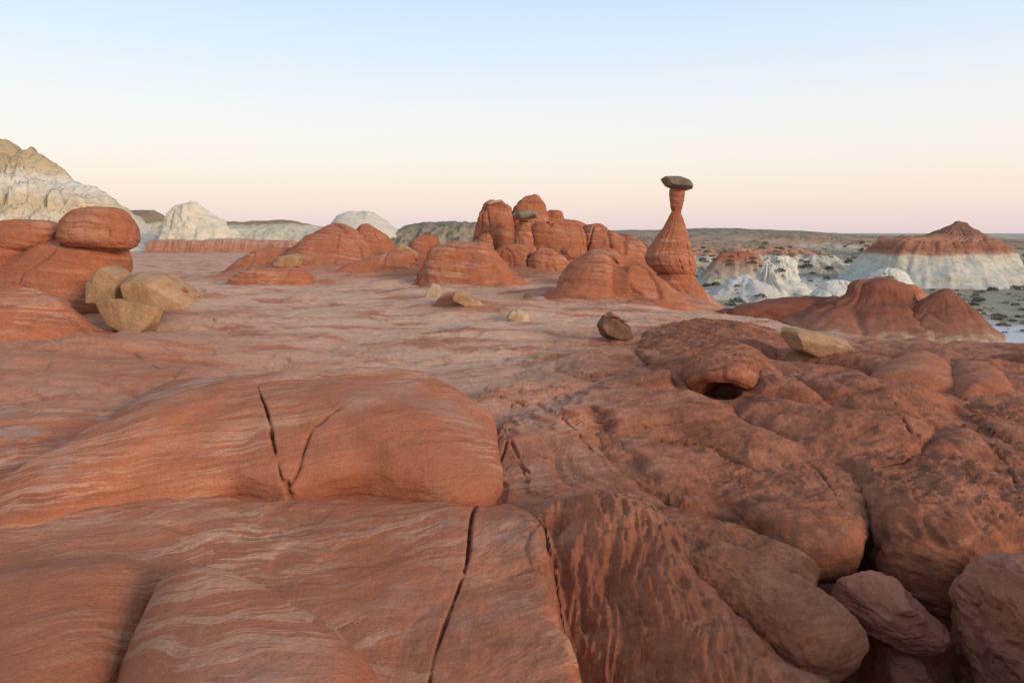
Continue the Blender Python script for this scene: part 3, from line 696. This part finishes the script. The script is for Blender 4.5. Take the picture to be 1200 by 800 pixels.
# pit rocks
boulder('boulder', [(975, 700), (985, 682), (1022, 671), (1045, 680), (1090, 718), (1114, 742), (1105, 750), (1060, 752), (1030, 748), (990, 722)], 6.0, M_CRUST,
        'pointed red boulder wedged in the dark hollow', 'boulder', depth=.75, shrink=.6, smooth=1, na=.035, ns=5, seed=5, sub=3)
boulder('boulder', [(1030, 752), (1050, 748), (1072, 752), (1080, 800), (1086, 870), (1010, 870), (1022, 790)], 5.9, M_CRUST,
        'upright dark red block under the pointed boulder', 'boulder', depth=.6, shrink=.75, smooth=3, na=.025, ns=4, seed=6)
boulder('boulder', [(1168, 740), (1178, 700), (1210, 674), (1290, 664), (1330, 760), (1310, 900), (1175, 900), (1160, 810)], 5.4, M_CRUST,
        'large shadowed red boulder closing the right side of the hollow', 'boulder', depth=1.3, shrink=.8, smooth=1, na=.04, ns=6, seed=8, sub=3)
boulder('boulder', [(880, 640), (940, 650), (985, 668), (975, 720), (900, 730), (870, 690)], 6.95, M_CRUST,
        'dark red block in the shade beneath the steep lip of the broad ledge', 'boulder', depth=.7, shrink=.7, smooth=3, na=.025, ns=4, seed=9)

# ------------------------------------------------------------------ left group: red boulders and tan blocks
loft('rock_mound', [(279, 60, 110), (284, 50, 135), (291, 36, 145), (305, 14, 147), (320, -6, 145), (335, -22, 142), (352, -38, 140), (368, -50, 138)], 22.5, M_DOME,
     'steep banded red rock mound carrying the balanced red boulder', 'rock', dr=.75, n=2.6, noise_a=.05, ledge=.011, nz=90, na=180, seed=60, rnd=3,
     cracks=[([(73, 284), (50, 302), (28, 318), (20, 330)], .05, .14)])
loft('boulder', [(243, 100, 130), (245, 92, 140), (250, 84, 147), (258, 77, 153), (268, 73.5, 158), (277, 73, 160), (284, 76, 160), (289, 90, 157), (293, 120, 150), (295, 132, 144)], 22.0, M_DOME,
     'oval red boulder with pale bands, balanced on the steep mound', 'boulder', dr=.85, n=2.25, noise_a=.03, ledge=.012, nz=70, na=140, seed=61, bury=.02, cracks=[([(130, 246), (131, 270), (131, 290)], .02, .05)])
loft('boulder', [(258, 20, 52), (260, 6, 60), (265, -4, 66), (272, -14, 70), (281, -22, 71), (290, -26, 62), (298, -26, 45)], 22.3, M_DOME,
     'flattened red boulder resting against the steep mound beside the oval one', 'boulder', dr=.8, noise_a=.04, ledge=.012, nz=50, na=120, seed=62, bury=.3)
loft('rock_mound', [(283, -40, 20), (292, -60, 40), (306, -70, 34), (320, -80, 24), (345, -90, 14)], 22.0, M_DOME, 'red rock shoulder under the flattened red boulder', 'rock', dr=.7, seed=63, nz=50, na=120)
loft('rock_mound', [(338, -30, 20), (346, -60, 44), (358, -90, 66), (374, -110, 84), (390, -120, 100)], 17.5, M_DOME, 'low smooth red hump in front of the banded mound', 'rock', dr=.8, seed=64, noise_a=.05, nz=60, na=140)
boulder('boulder', [(107, 331), (128, 311), (150, 322), (149, 358), (113, 353)], 20.2, M_TAN, 'upright tan sandstone block leaning against its two neighbours', 'boulder', depth=1.0, seed=11, chips=3, shrink=.88)
boulder('boulder', [(148, 326), (163, 320), (193, 323), (235, 351), (226, 357), (158, 362)], 20.0, M_TAN, 'flat tan sandstone slab with a pointed overhanging end', 'boulder', depth=1.3, seed=12, tilt=.16, chips=3, shrink=.85)
boulder('boulder', [(122, 356), (142, 350), (193, 360), (190, 380), (169, 399), (130, 384)], 19.2, M_TAN, 'front tan sandstone block propping up the flat slab', 'boulder', depth=1.1, seed=13, chips=3, shrink=.85, tilt=-.15)

# ------------------------------------------------------------------ red domes, middle distance left
t = empty('rock_outcrop', (*at(420, 330, 46)[:2], 0), 'pair of joined red sandstone domes in front of the white dome', 'outcrop')
loft('dome', [(262.5, 392, 402), (265, 384, 409), (271, 373, 416), (277, 362, 424), (285, 349, 432), (296, 336, 442), (308, 318, 456), (320, 298, 470), (334, 272, 484)], 46, M_DOME, parent=t, dr=.8, noise_a=.035, ledge=.012, seed=70, nz=90, na=170,
     cracks=[([(399, 272), (397, 290), (394, 306)], .06, .12), ([(424, 283), (426, 300), (422, 316)], .06, .12)])
loft('dome', [(262, 424, 431), (264.5, 419, 437), (269, 416, 443), (275, 414, 452), (283, 412, 460), (296, 410, 470), (312, 408, 480), (330, 404, 486)], 47.5, M_DOME, parent=t, dr=.75, noise_a=.05, ledge=.0125, seed=71, nz=80, na=150)
loft('rock_mound', [(290, 310, 345), (296, 296, 352), (304, 282, 356), (314, 268, 360), (326, 250, 364)], 47, M_DOME, 'grey-red sloping shoulder left of the paired domes', 'rock', dr=.8, seed=72, noise_a=.05)
loft('rock_mound', [(314, 292, 344), (317, 284, 356), (322, 275, 364), (330, 268, 368), (340, 262, 370)], 38.5, M_DOME, 'low flat-topped red mound before the paired domes', 'rock', dr=.55, seed=73, noise_a=.05, ledge=.012, n=2.8)
boulder('boulder', [(320, 311), (330, 300), (345, 297), (355, 302), (352, 312), (335, 314)], 42.5, M_TAN, 'small olive-tan boulder on the low red mound', 'boulder', depth=1.2, seed=14)
loft('rock_mound', [(275, 496, 508), (277, 488, 513), (283, 482, 515), (292, 478, 516), (302, 474, 518), (316, 470, 520)], 48, M_DOME, 'stubby red knob beside the tan slab', 'rock', dr=.8, seed=74, noise_a=.06)
boulder('boulder', [(463, 287), (470, 284), (490, 296), (492, 303), (484, 306), (468, 296)], 44, M_TAN, 'tan slab tipped on the flank of the paired domes', 'boulder', depth=1.4, seed=15)
loft('rock_mound', [(293, 462, 482), (299, 440, 486), (308, 412, 487), (320, 386, 487), (336, 366, 487)], 42, M_DOME, 'stepped red rock shelf below the paired domes, cut off by a dark joint', 'rock', dr=.5, n=3, seed=75, ledge=.02)

# ------------------------------------------------------------------ central outcrop
t = empty('rock_outcrop', (*at(630, 330, 44)[:2], 0), 'tall lobed red rock outcrop with a grey plate on its front', 'outcrop')
L = lambda nm, prof, Y, **k: loft(nm, prof, Y, M_DOME, parent=t, **{**dict(nz=80, na=150, noise_a=.10, noise_s=1.8, ledge=.013, joint=.055), **k})
L('core', [(260, 612, 640), (264, 588, 664), (271, 568, 696), (281, 558, 726), (294, 552, 752), (312, 546, 776)], 49.5, dr=.4, n=2.6, seed=79)
L('tower', [(235.5, 574, 588), (238, 569, 592), (244, 564, 599), (256, 560, 603), (270, 556, 605), (284, 552, 607), (300, 550, 612)], 47, dr=.8, seed=80, n=2.6)
L('tower', [(229, 619, 626), (231, 613, 632), (236, 607, 637), (242, 601, 640), (250, 599, 642), (260, 598, 643), (275, 596, 645)], 48, dr=.8, seed=81, n=2.5, nz=70)
L('lobe', [(246, 644, 655), (248, 641, 658), (254, 639, 660), (262, 638, 662), (272, 636, 664)], 49, seed=82)
L('shoulder', [(259, 628, 655), (262, 624, 676), (268, 622, 684), (278, 621, 687), (290, 621, 687), (298, 620, 688)], 45.5, dr=.45, n=3.2, seed=83, noise_a=.03)
L('shoulder', [(264, 687, 698), (268, 684, 710), (274, 683, 722), (282, 682, 736), (291, 680, 750), (304, 678, 768)], 47, dr=.7, n=2.6, seed=84)
L('pillar', [(258, 609, 618), (262, 607, 621), (268, 606, 623), (276, 604, 624), (288, 602, 626)], 44.0, dr=.7, seed=85)
L('lobe', [(274, 564, 574), (278, 561, 577), (286, 560, 578), (300, 559, 580)], 44.5, seed=86)
L('lower_tier', [(286, 592, 612), (291, 584, 620), (298, 578, 623), (310, 576, 626), (322, 578, 628), (336, 582, 632)], 41.5, dr=.6, n=2.6, seed=87)
L('lower_tier', [(290, 630, 645), (296, 624, 656), (306, 620, 664), (318, 618, 670), (336, 616, 676)], 41, dr=.6, n=2.6, seed=88)
L('block', [(290, 662, 678), (293, 658, 685), (300, 657, 687), (310, 656, 688)], 42.5, dr=.7, n=3, seed=89)
L('left_mound'.replace('left_', ''), [(286, 540, 570), (288, 522, 578), (292, 508, 583), (302, 497, 590), (316, 488, 600), (330, 486, 612), (343, 484, 622)], 37.5, dr=.55, n=2.4, seed=90, nz=70, na=150)
boulder('boulder', [(600, 252), (603, 247.5), (612, 246), (626, 246.5), (631, 250), (630, 255), (620, 257), (606, 257.5)], 43.4, M_CAP, 'grey-brown plate of stone lodged under the outcrop head', 'boulder', depth=1.6, seed=16)
boulder('boulder', [(569, 240), (575, 236), (588, 234.5), (590, 236.5), (584, 239), (572, 242)], 47, M_PALE, 'thin pale cap plate on the outcrop tower', 'boulder', depth=1.8, seed=17)
# big front dome
t = empty('rock_dome', (*at(715, 352, 30)[:2], 0), 'large smooth red dome split by a long curving crack', 'rock')
L('dome', [(288, 703, 716), (291, 694, 726), (297, 684, 737), (306, 674, 749), (318, 663, 764), (332, 650, 780), (345, 638, 796), (356, 622, 810), (362, 618, 816)], 30, dr=.72, n=2.15, seed=91, nz=110, na=240, noise_a=.045, ledge=.010,
  cracks=[([(712, 296), (724, 304), (733, 318), (742, 334), (750, 346), (752, 356), (751, 366)], .035, .2)])
loft('rock_mound', [(352, 740, 790), (355, 720, 806), (359, 705, 816), (365, 700, 820)], 27.6, M_DOME, 'thin red skirt of rock along the foot of the cracked dome', 'rock', dr=.3, seed=92, noise_a=.04)
# dark boulders on the skyline behind the dome and hoodoo
loft('rock_mound', [(276, 722, 738), (279, 716, 746), (285, 712, 756), (296, 708, 764), (310, 700, 770)], 60, M_DEEPR, 'dark red rock behind the cracked dome and the hoodoo', 'rock', dr=.8, seed=93, noise_a=.09)

# ------------------------------------------------------------------ hoodoo
HY = 33.0
t = empty('hoodoo', (*at(800, 352, HY)[:2], -.3), 'tall red hoodoo with a slender neck and flat grey capstone', 'hoodoo')
L('pedestal', [(321, 770, 812), (327, 769, 815), (331, 768, 818), (338, 767, 823), (346, 766, 827), (356, 764, 831)], HY, seed=100, flare=.03, dr=.9, n=2.4, nz=40, na=120)
L('body', [(246.5, 787.6, 798.2), (250, 785.6, 798.9), (254, 783, 800), (260, 780.5, 802), (268, 776.5, 804.5), (280, 767, 808), (290, 759.5, 811), (300, 755, 813), (309, 757, 815.5), (317, 765, 816), (322, 774, 815), (325, 781, 811.5)], HY,
  seed=101, dr=.85, n=2.2, nz=120, na=220, noise_a=.025, ledge=.022, flute=.035, fl_n=13, bury=.05, rnd=2,
  cracks=[([(795, 280), (797, 300), (799, 322)], .04, .10), ([(808, 282), (811, 305), (811, 322)], .035, .09)], joint=.0)
L('neck', [(221.5, 785, 802), (224, 784.3, 802.6), (230, 784.6, 802), (236, 785.3, 801), (242, 785.6, 799.8), (245, 786.6, 798.8), (248, 787.6, 798.2)], HY, seed=102, dr=.9, n=2.4, nz=50, na=90, noise_a=.04, ledge=.02, bury=.05)
boulder('capstone', [(773, 208), (775, 206), (795, 207), (807, 211), (812.5, 216), (811.5, 221), (804, 223.5), (787, 221.5), (781, 218.5), (777, 213)], HY, M_CAP, parent=t, depth=1.5, seed=18, shrink=.68, na=.012, chips=3)

# ------------------------------------------------------------------ scattered blocks
boulder('boulder', [(497, 352), (500, 340), (507, 332), (515, 334), (518, 345), (517, 354), (505, 356)], 30.5, M_PALE, 'upright pale tan stone beside the leaning slab', 'boulder', depth=.7, seed=21)
loft('rock_mound', [(344, 524, 536), (349, 516, 546), (356, 508, 558), (364, 496, 570), (371, 480, 580)], 26.5, M_DOME, 'little red pedestal mound under the leaning tan slab', 'rock', dr=.6, seed=94, noise_a=.05, nz=40, na=110)
boulder('boulder', [(527, 344), (531, 340), (540, 341), (562, 352), (571, 364), (570, 371), (560, 366), (540, 356), (529, 350)], 25.6, M_TAN, 'long tan slab leaning on the little red mound', 'boulder', depth=.55, seed=22, shrink=.8)
boulder('boulder', [(593, 370), (600, 363), (608, 362), (620, 368), (620, 376), (612, 379), (598, 378)], 23.2, M_PALE, 'small blocky tan stone lying on the pale flat', 'boulder', depth=.6, seed=23)
boulder('boulder', [(612, 350), (615, 344), (621, 343), (625, 350), (623, 357), (616, 356)], 29.5, M_BROWN, 'small dark stone at the left foot of the cracked dome', 'boulder', depth=.35, seed=24)
boulder('boulder', [(699, 380), (706, 370), (715, 365), (720, 372), (740, 384), (744, 396), (738, 402), (720, 401), (704, 392)], hit(722, 398)[1] + .2, M_BROWN, 'dark brown angular boulder with a sharp peak', 'boulder', depth=.8, seed=25, shrink=.6)
boulder('boulder', [(917, 392), (924, 385), (945, 386), (965, 391), (986, 396), (990, 406), (982, 415), (962, 421), (944, 416), (926, 407)], hit(955, 416)[1] + .3, M_LICH, 'tan boulder with green lichen patches on the crusty slope', 'boulder', depth=1.1, seed=36, shrink=.82, chips=2)

# ------------------------------------------------------------------ right: maroon mounds and badlands
M_MOUND = strata_mat('maroon_mound_on_white_clay', [(0, (.52, .47, .39)), (.18, (.48, .38, .28)), (.26, (.36, .23, .155)), (.34, (.28, .13, .08)), (.6, (.225, .085, .052)), (1, (.25, .098, .06))], -1.5, 1.1, wob=.45, warp=(.7, .3), tone=.3, bd=.12, fine=3)
t = empty('rock_mound', (*at(1040, 380, 27)[:2], -1), 'dark maroon mound with a domed cap and a long left flank on pale clay', 'mound')
loft('mound', [(326, 1010, 1030), (327.5, 1002, 1044), (332, 996, 1052), (339, 992, 1060), (345, 984, 1066), (352, 968, 1076), (360, 948, 1086), (370, 924, 1098), (386, 890, 1116)], 27, M_MOUND, parent=t, dr=.6, noise_a=.06, ledge=.02, flute=.012, fl_n=14, seed=110, nz=90, na=180, bury=3.5)
loft('flank', [(345, 960, 985), (349, 930, 1000), (354, 890, 1010), (360, 850, 1020), (370, 830, 1030)], 28.2, M_DEEPR, parent=t, dr=.35, seed=111, noise_a=.03, bury=3.5)
loft('rock_mound', [(339, 1104, 1112), (343, 1096, 1118), (350, 1084, 1127), (358, 1073, 1136), (368, 1060, 1146), (382, 1046, 1158)], 26, M_MOUND, 'smaller pointed maroon mound beside the domed one', 'mound', dr=.7, noise_a=.04, flute=.012, fl_n=14, seed=112, nz=70, na=150, bury=3.5)
loft('rock_mound', [(333, 1062, 1070), (336, 1055, 1076), (342, 1050, 1082), (352, 1044, 1090), (362, 1036, 1098)], 34, M_DOME, 'orange-red hump showing between the two maroon mounds', 'mound', dr=.8, seed=113)
WHITE = [(0, (.56, .54, .47)), (.4, (.62, .60, .52)), (.7, (.66, .63, .53)), (1, (.64, .58, .46))]
M_WHITE = strata_mat('white_badland_clay', WHITE, -6, 2, wob=.15, tone=.18, bd=.35)
M_BLUE = strata_mat('blue_grey_clay', [(0, (.47, .46, .44)), (1, (.51, .50, .49))], -6, -2, tone=.2, speck=((.12, .13, .10), .9, .62, .6))
M_REDCAP = strata_mat('red_capped_slope', [(0, (.50, .47, .40)), (.35, (.40, .31, .24)), (.62, (.34, .22, .16)), (.78, (.34, .12, .07)), (1, (.36, .13, .08))], -6, .2, wob=.25, tone=.3)
loft('badland_mound', [(304, 898, 903), (308, 895, 906), (316, 890, 912), (328, 882, 921), (340, 870, 934), (350, 852, 952), (360, 828, 980)], 96, M_WHITE, 'steep white clay cone in the valley beyond the plateau', 'mound', dr=.8, flute=.07, fl_n=12, n=2.0, seed=120, noise_a=.12, noise_s=2.6, bury=2)
loft('badland_mound', [(301, 908, 924), (304, 905, 930), (311, 904, 932), (318, 905, 934), (325, 903, 936), (336, 898, 944)], 104, M_WHITE, 'cream rounded clay knob behind the white cone', 'mound', dr=.8, seed=121, noise_a=.13, noise_s=2.4, flute=.04, bury=2)
loft('badland_mound', [(323, 868, 876), (328, 856, 888), (336, 842, 900), (347, 824, 912), (362, 800, 930)], 90, M_BLUE, 'blue-grey clay mound at the foot of the white cone', 'mound', dr=.8, seed=122, noise_a=.12, noise_s=2.6, flute=.03, bury=2)
loft('badland_mound', [(296, 848, 872), (299, 842, 886), (304, 838, 892), (312, 830, 898), (324, 818, 904), (345, 806, 912)], 118, M_REDCAP, 'pale valley ridge with a thin red cap beside the hoodoo', 'mound', dr=.5, seed=123, flute=.06, n=2.6, bury=2)
loft('badland_mound', [(313, 1036, 1050), (317, 1030, 1058), (324, 1022, 1064), (334, 1014, 1070), (346, 1005, 1078)], 66, M_WHITE, 'small grey-white clay hump peeping over the maroon mound', 'mound', dr=.8, seed=124, flute=.04, bury=2)
loft('badland_mound', [(328, 976, 992), (332, 966, 1000), (338, 958, 1008), (346, 950, 1014)], 92, M_WHITE, 'low white clay bank left of the maroon mound', 'mound', dr=.6, seed=125, flute=.05, bury=2)
M_BUTTE = strata_mat('red_over_white_butte', [(0, (.50, .50, .45)), (.38, (.56, .53, .44)), (.50, (.55, .47, .36)), (.535, (.40, .21, .14)), (.60, (.30, .125, .078)), (.74, (.42, .20, .12)), (.80, (.29, .14, .09)), (1, (.24, .13, .085))],
                     -7, 5.0, wob=.04, warp=(.12, 1.2), tone=.28, bd=.5)
loft('butte', [(261.5, 1120, 1124), (265, 1113, 1132), (270, 1103, 1145), (275, 1092, 1158), (277.5, 1062, 1162), (279.5, 1036, 1165), (286, 1030, 1170), (294, 1020, 1176), (304, 1012, 1184), (316, 1002, 1194), (328, 992, 1206), (342, 980, 1220)], 125, M_BUTTE,
     'pointed butte with a red top over white fluted clay', 'butte', dr=.7, n=2.4, rnd=1, flare=.1, flute=.03, fl_n=26, seed=126, nz=130, na=260, noise_a=.06, noise_s=3.5, ledge=.015, bury=3, joint=0)

# ------------------------------------------------------------------ left: white cliffs, domes
M_CLIFF = strata_mat('cream_white_cliff', [(0, (.62, .57, .46)), (.3, (.64, .58, .46)), (.45, (.60, .48, .30)), (.58, (.64, .58, .47)), (.68, (.66, .62, .53)), (.8, (.56, .44, .27)), (1, (.46, .35, .21))], -1, 17, wob=.22, warp=(.10, 3.0), tone=.32, bd=.9,
                     speck=((.24, .17, .09), .5, .62, .55))
ridge('cliff', [(-260, 120), (-120, 140), (-60, 150), (0, 163), (12, 168), (20, 176), (32, 178), (35, 173), (38, 178), (60, 191), (76, 200), (83, 213), (104, 217), (120, 227), (132, 238), (150, 250), (170, 270), (190, 284), (215, 300)], 118, M_CLIFF,
      'high cream and white eroded cliff rising behind the red boulders', 'cliff', front=22, zb=-1.5, prof=(0, .25, .42, .50, .74, .80, 1), gul=.34, gs=.35, seed=130, nx=360, ny=90, rough=.012)
M_KNOB = strata_mat('white_knob_with_red_foot', [(0, (.34, .15, .095)), (.17, (.42, .20, .13)), (.20, (.62, .55, .43)), (.6, (.65, .59, .46)), (1, (.64, .59, .48))], -.4, 8.5, wob=.03, warp=(.2, .7), tone=.25, bd=.6)
loft('white_dome', [(236.5, 212, 226), (239, 204, 234), (245, 199, 242), (253, 195, 252), (262, 193, 262), (272, 190, 276), (282, 186, 290), (294, 182, 300)], 108, M_KNOB, 'white rounded rock knob standing on a thin red bed', 'rock', dr=.7, flute=.015, fl_n=10, seed=131, noise_a=.10, noise_s=3.0, nz=80, na=160, bury=1)
M_REDBED = strata_mat('red_bed_wall', [(0, (.38, .20, .14)), (.5, (.42, .19, .12)), (.85, (.44, .24, .16)), (1, (.52, .40, .30))], -.3, 2.1, wob=.2, warp=(.3, .6), tone=.35, bd=.5)
ridge('cliff', [(176, 282), (195, 280), (240, 280), (285, 279), (300, 281), (345, 282), (352, 286)], 104, M_REDBED, 'low red banded rock wall at the foot of the white knob', 'cliff', front=2.2, zb=-.6, prof=(0, .5, .85, .95, 1), gul=.25, gs=.9, seed=132, back=8)
M_CREAM = strata_mat('cream_cliff_brown_top', [(0, (.54, .47, .36)), (.62, (.60, .54, .40)), (.72, (.56, .48, .34)), (.78, (.30, .225, .15)), (1, (.27, .20, .14))], -2, 7.6, wob=.12, warp=(.06, 3.0), tone=.25, bd=.8)
ridge('cliff', [(140, 250), (150, 246.5), (180, 246), (190, 252), (200, 258), (262, 259.5), (285, 260.5), (295, 258.5), (340, 258), (358, 262), (378, 265), (400, 268), (470, 272)], 190, M_CREAM, 'long cream cliff band with a brown mesa top', 'cliff', front=26, zb=-4, prof=(0, .3, .55, .72, .80, .9, 1), gul=.16, gs=.12, seed=133)
M_GREYD = strata_mat('grey_white_dome_rock', [(0, (.55, .51, .43)), (1, (.60, .56, .47))], 0, 8, tone=.12, bd=.4)
loft('white_dome', [(248.5, 410, 430), (250, 402, 438), (254, 394, 444), (260, 389, 452), (268, 385, 462), (280, 380, 474), (296, 376, 486)], 140, M_GREYD, 'smooth pale grey dome rising behind the paired red domes', 'rock', dr=.8, seed=134, noise_a=.04, ledge=.01, bury=2)
M_HILL = strata_mat('brown_green_hill', [(0, (.30, .27, .20)), (.5, (.33, .28, .19)), (1, (.27, .215, .145))], -4, 5, wob=.3, tone=.35, speck=((.11, .11, .075), .55, .56, .7), bd=.7)
ridge('hill', [(440, 278), (466, 270), (474, 265), (486, 262), (505, 260.5), (530, 260), (570, 262), (640, 266), (700, 275)], 150, M_HILL, 'brown hill', None, front=40, zb=-6.5, gul=.3, gs=.16, seed=135, kind='structure', prof=(0, .25, .5, .8, 1))
M_FAR = strata_mat('far_scrub_ridge', [(0, (.36, .33, .25)), (.22, (.31, .28, .20)), (.40, (.33, .28, .20)), (.47, (.54, .45, .33)), (.53, (.46, .27, .17)), (.62, (.40, .28, .19)), (.74, (.31, .25, .17)), (1, (.24, .205, .14))], -9, 6.0, wob=.25, warp=(.012, 8.0), tone=.35,
                   speck=((.07, .085, .055), .16, .57, .75), bd=1.5, fine=.3)
ridge('hill', [(560, 274), (640, 272), (715, 270), (760, 269.5), (820, 268), (850, 267), (900, 269), (940, 271), (1000, 275.5), (1080, 277), (1160, 279), (1200, 281), (1400, 285)], 310, M_FAR, 'far ridge', None, front=205, zb=-7.5, gul=.22, gs=.03, seed=136, kind='structure', prof=(0, .06, .20, .42, .68, .86, 1), nx=420, ny=90, rough=.05)
M_BAND = strata_mat('banded_red_tan_ridge', [(0, (.44, .40, .31)), (.30, (.42, .35, .26)), (.42, (.58, .50, .38)), (.58, (.60, .52, .39)), (.64, (.44, .22, .13)), (.82, (.46, .26, .16)), (1, (.34, .24, .16))], -7, .4, wob=.3, warp=(.05, 1.6), tone=.3, speck=((.10, .105, .07), .3, .60, .6), bd=.8, fine=.6)
ridge('hill', [(780, 290), (815, 286), (850, 284.5), (890, 285), (925, 287.5), (945, 292), (965, 300)], 178, M_BAND, 'banded ridge', None, front=34, zb=-7.5, gul=.3, gs=.12, seed=138, kind='structure', prof=(0, .25, .45, .75, .9, 1), back=60)
ridge('hill', [(930, 287), (955, 281), (975, 279), (990, 278.5), (1005, 281), (1020, 286)], 235, M_BAND, 'banded ridge', None, front=40, zb=-5, gul=.3, gs=.1, seed=139, kind='structure', back=60)
ridge('hill', [(-900, 262), (-300, 266), (0, 268), (200, 269), (420, 269), (500, 269), (600, 272)], 700, M_FAR, 'far ridge', None, front=200, zb=-9, gul=.2, gs=.02, seed=137, kind='structure', nx=200)

# ------------------------------------------------------------------ valley shrubs
def shrub_mesh(seed):
    rs = np.random.RandomState(seed); bm = bmesh.new()
    for _ in range(150):
        a = rs.uniform(0, 2 * math.pi); e = math.acos(rs.uniform(0, 1)); rr = rs.uniform(.45, 1) ** .6
        c = Vector((math.cos(a) * math.sin(e) * rr * .55, math.sin(a) * math.sin(e) * rr * .55, .08 + math.cos(e) * rr * .55 * rs.uniform(.7, 1.1)))
        n = Vector(rs.normal(size=3)).normalized(); u = n.orthogonal().normalized(); v = n.cross(u); s = rs.uniform(.05, .11)
        bm.faces.new([bm.verts.new(c + u * s * 1.6), bm.verts.new(c + v * s * .5), bm.verts.new(c - u * s * 1.6), bm.verts.new(c - v * s * .5)])
    me = bpy.data.meshes.new('shrub'); bm.to_mesh(me); bm.free(); return me
m, tt_, b, ge = new_mat('sage_leaves'); oi = N(tt_, 'ShaderNodeObjectInfo')
tt_.links.new(ramp(tt_, oi.outputs['Random'], [(0, (.09, .10, .06)), (.6, (.14, .14, .09)), (1, (.21, .195, .13))]), b.inputs['Base Color']); M_SAGE = m
SH = [shrub_mesh(k) for k in range(4)]
for me in SH: me.materials.append(M_SAGE)
dg_ = bpy.context.evaluated_depsgraph_get() if False else None
bpy.context.view_layer.update(); DG = bpy.context.evaluated_depsgraph_get()
cnt = 0
for k in range(1500):
    if cnt >= 210: break
    px = random.uniform(815, 1215); py = 284 + 106 * random.random() ** .8
    d = Vector(ray(px, py)).normalized()
    hit, loc, nrm, fi, ob, _m = S.ray_cast(DG, Vector((0, 0, HC)), d)
    if not hit or loc.y < 26 or loc.y > 290 or ob.name.split('.')[0] not in ('ground', 'hill', 'badland_mound') or loc.z > 1.5: continue
    if ob.name == 'ground' and loc.z > -4: continue
    if ob.name.startswith('badland') and random.random() > .25: continue
    far = loc.y > 150
    o = put('desert_shrub', SH[cnt % 4], None, (loc.x, loc.y, loc.z - .06), None, 'dark green shrub dotting the far scrub ridge' if far else 'dark green desert shrub on the pale valley floor beyond the plateau', 'shrub',
            'shrubs on the far ridge' if far else 'desert shrubs scattered over the valley floor')
    s = (.25 + 1.0 * random.random() ** 2.2) * (1 + loc.y / 300); o.scale = (s, s, s * random.uniform(.6, .9)); o.rotation_euler = (0, 0, random.uniform(0, 6)); cnt += 1

# ------------------------------------------------------------------ rubble on the flats, dry sprig
rs = np.random.RandomState(77); bm = bmesh.new()
for k in range(1100):
    c0 = [(470, 384, 55, 14), (640, 372, 70, 12), (300, 375, 90, 14), (720, 410, 60, 20), (560, 430, 60, 25), (960, 470, 160, 40), (800, 540, 120, 50), (170, 405, 70, 10), (560, 372, 40, 8), (720, 372, 60, 8), (330, 345, 80, 8)][rs.randint(11)]
    px, py = c0[0] + rs.normal() * c0[2], c0[1] + rs.normal() * c0[3]
    d = Vector(ray(px, py)).normalized(); hit, loc, nrm, fi, ob, _m = S.ray_cast(DG, Vector((0, 0, HC)), d)
    if not hit or loc.y > 40 or nrm.z < .7: continue
    sz = (.010 + .055 * rs.random_sample() ** 3) * (loc.y / 12) ** .8
    vs = [bm.verts.new(loc + Vector(rs.normal(size=3) * sz * np.array([1, 1, .6])) + Vector((0, 0, sz * .3))) for _ in range(8)]
    r = bmesh.ops.convex_hull(bm, input=vs)
    bmesh.ops.delete(bm, geom=[g_ for g_ in r['geom_interior'] if isinstance(g_, bmesh.types.BMVert)], context='VERTS')
me = bpy.data.meshes.new('rubble'); bm.to_mesh(me); bm.free()
put('rubble', me, M_CRUST, (0, 0, 0), label='small broken red stones strewn over the flats', cat='rubble', kind='stuff')
bm = bmesh.new()
d = Vector(ray(1076, 504)).normalized(); hit, loc, *_ = S.ray_cast(DG, Vector((0, 0, HC)), d)
for k in range(16):
    a = rs.uniform(0, 6.28); l = rs.uniform(.10, .26); u = Vector((math.cos(a), math.sin(a) * .6, rs.uniform(.2, .9))).normalized(); sd2 = Vector((-math.sin(a), math.cos(a), 0)) * .004
    pts = [Vector((0, 0, -.02)) + u * l * t_ + Vector((0, 0, -.10 * l / .2 * t_ * t_)) for t_ in (0, .35, .7, 1)]
    prev = None
    for q_, p_ in enumerate(pts):
        w_ = sd2 * (1 - q_ / 3.3); cur = (bm.verts.new(p_ - w_), bm.verts.new(p_ + w_))
        if prev: bm.faces.new([prev[0], prev[1], cur[1], cur[0]])
        prev = cur
me = bpy.data.meshes.new('dry_grass'); bm.to_mesh(me); bm.free()
m, tt_, b, ge = new_mat('dry_straw'); b.inputs['Base Color'].default_value = (.42, .36, .22, 1)
put('dry_grass', me, m, loc, label='tiny dry grass sprig growing in a crack of the dark slope', cat='grass')
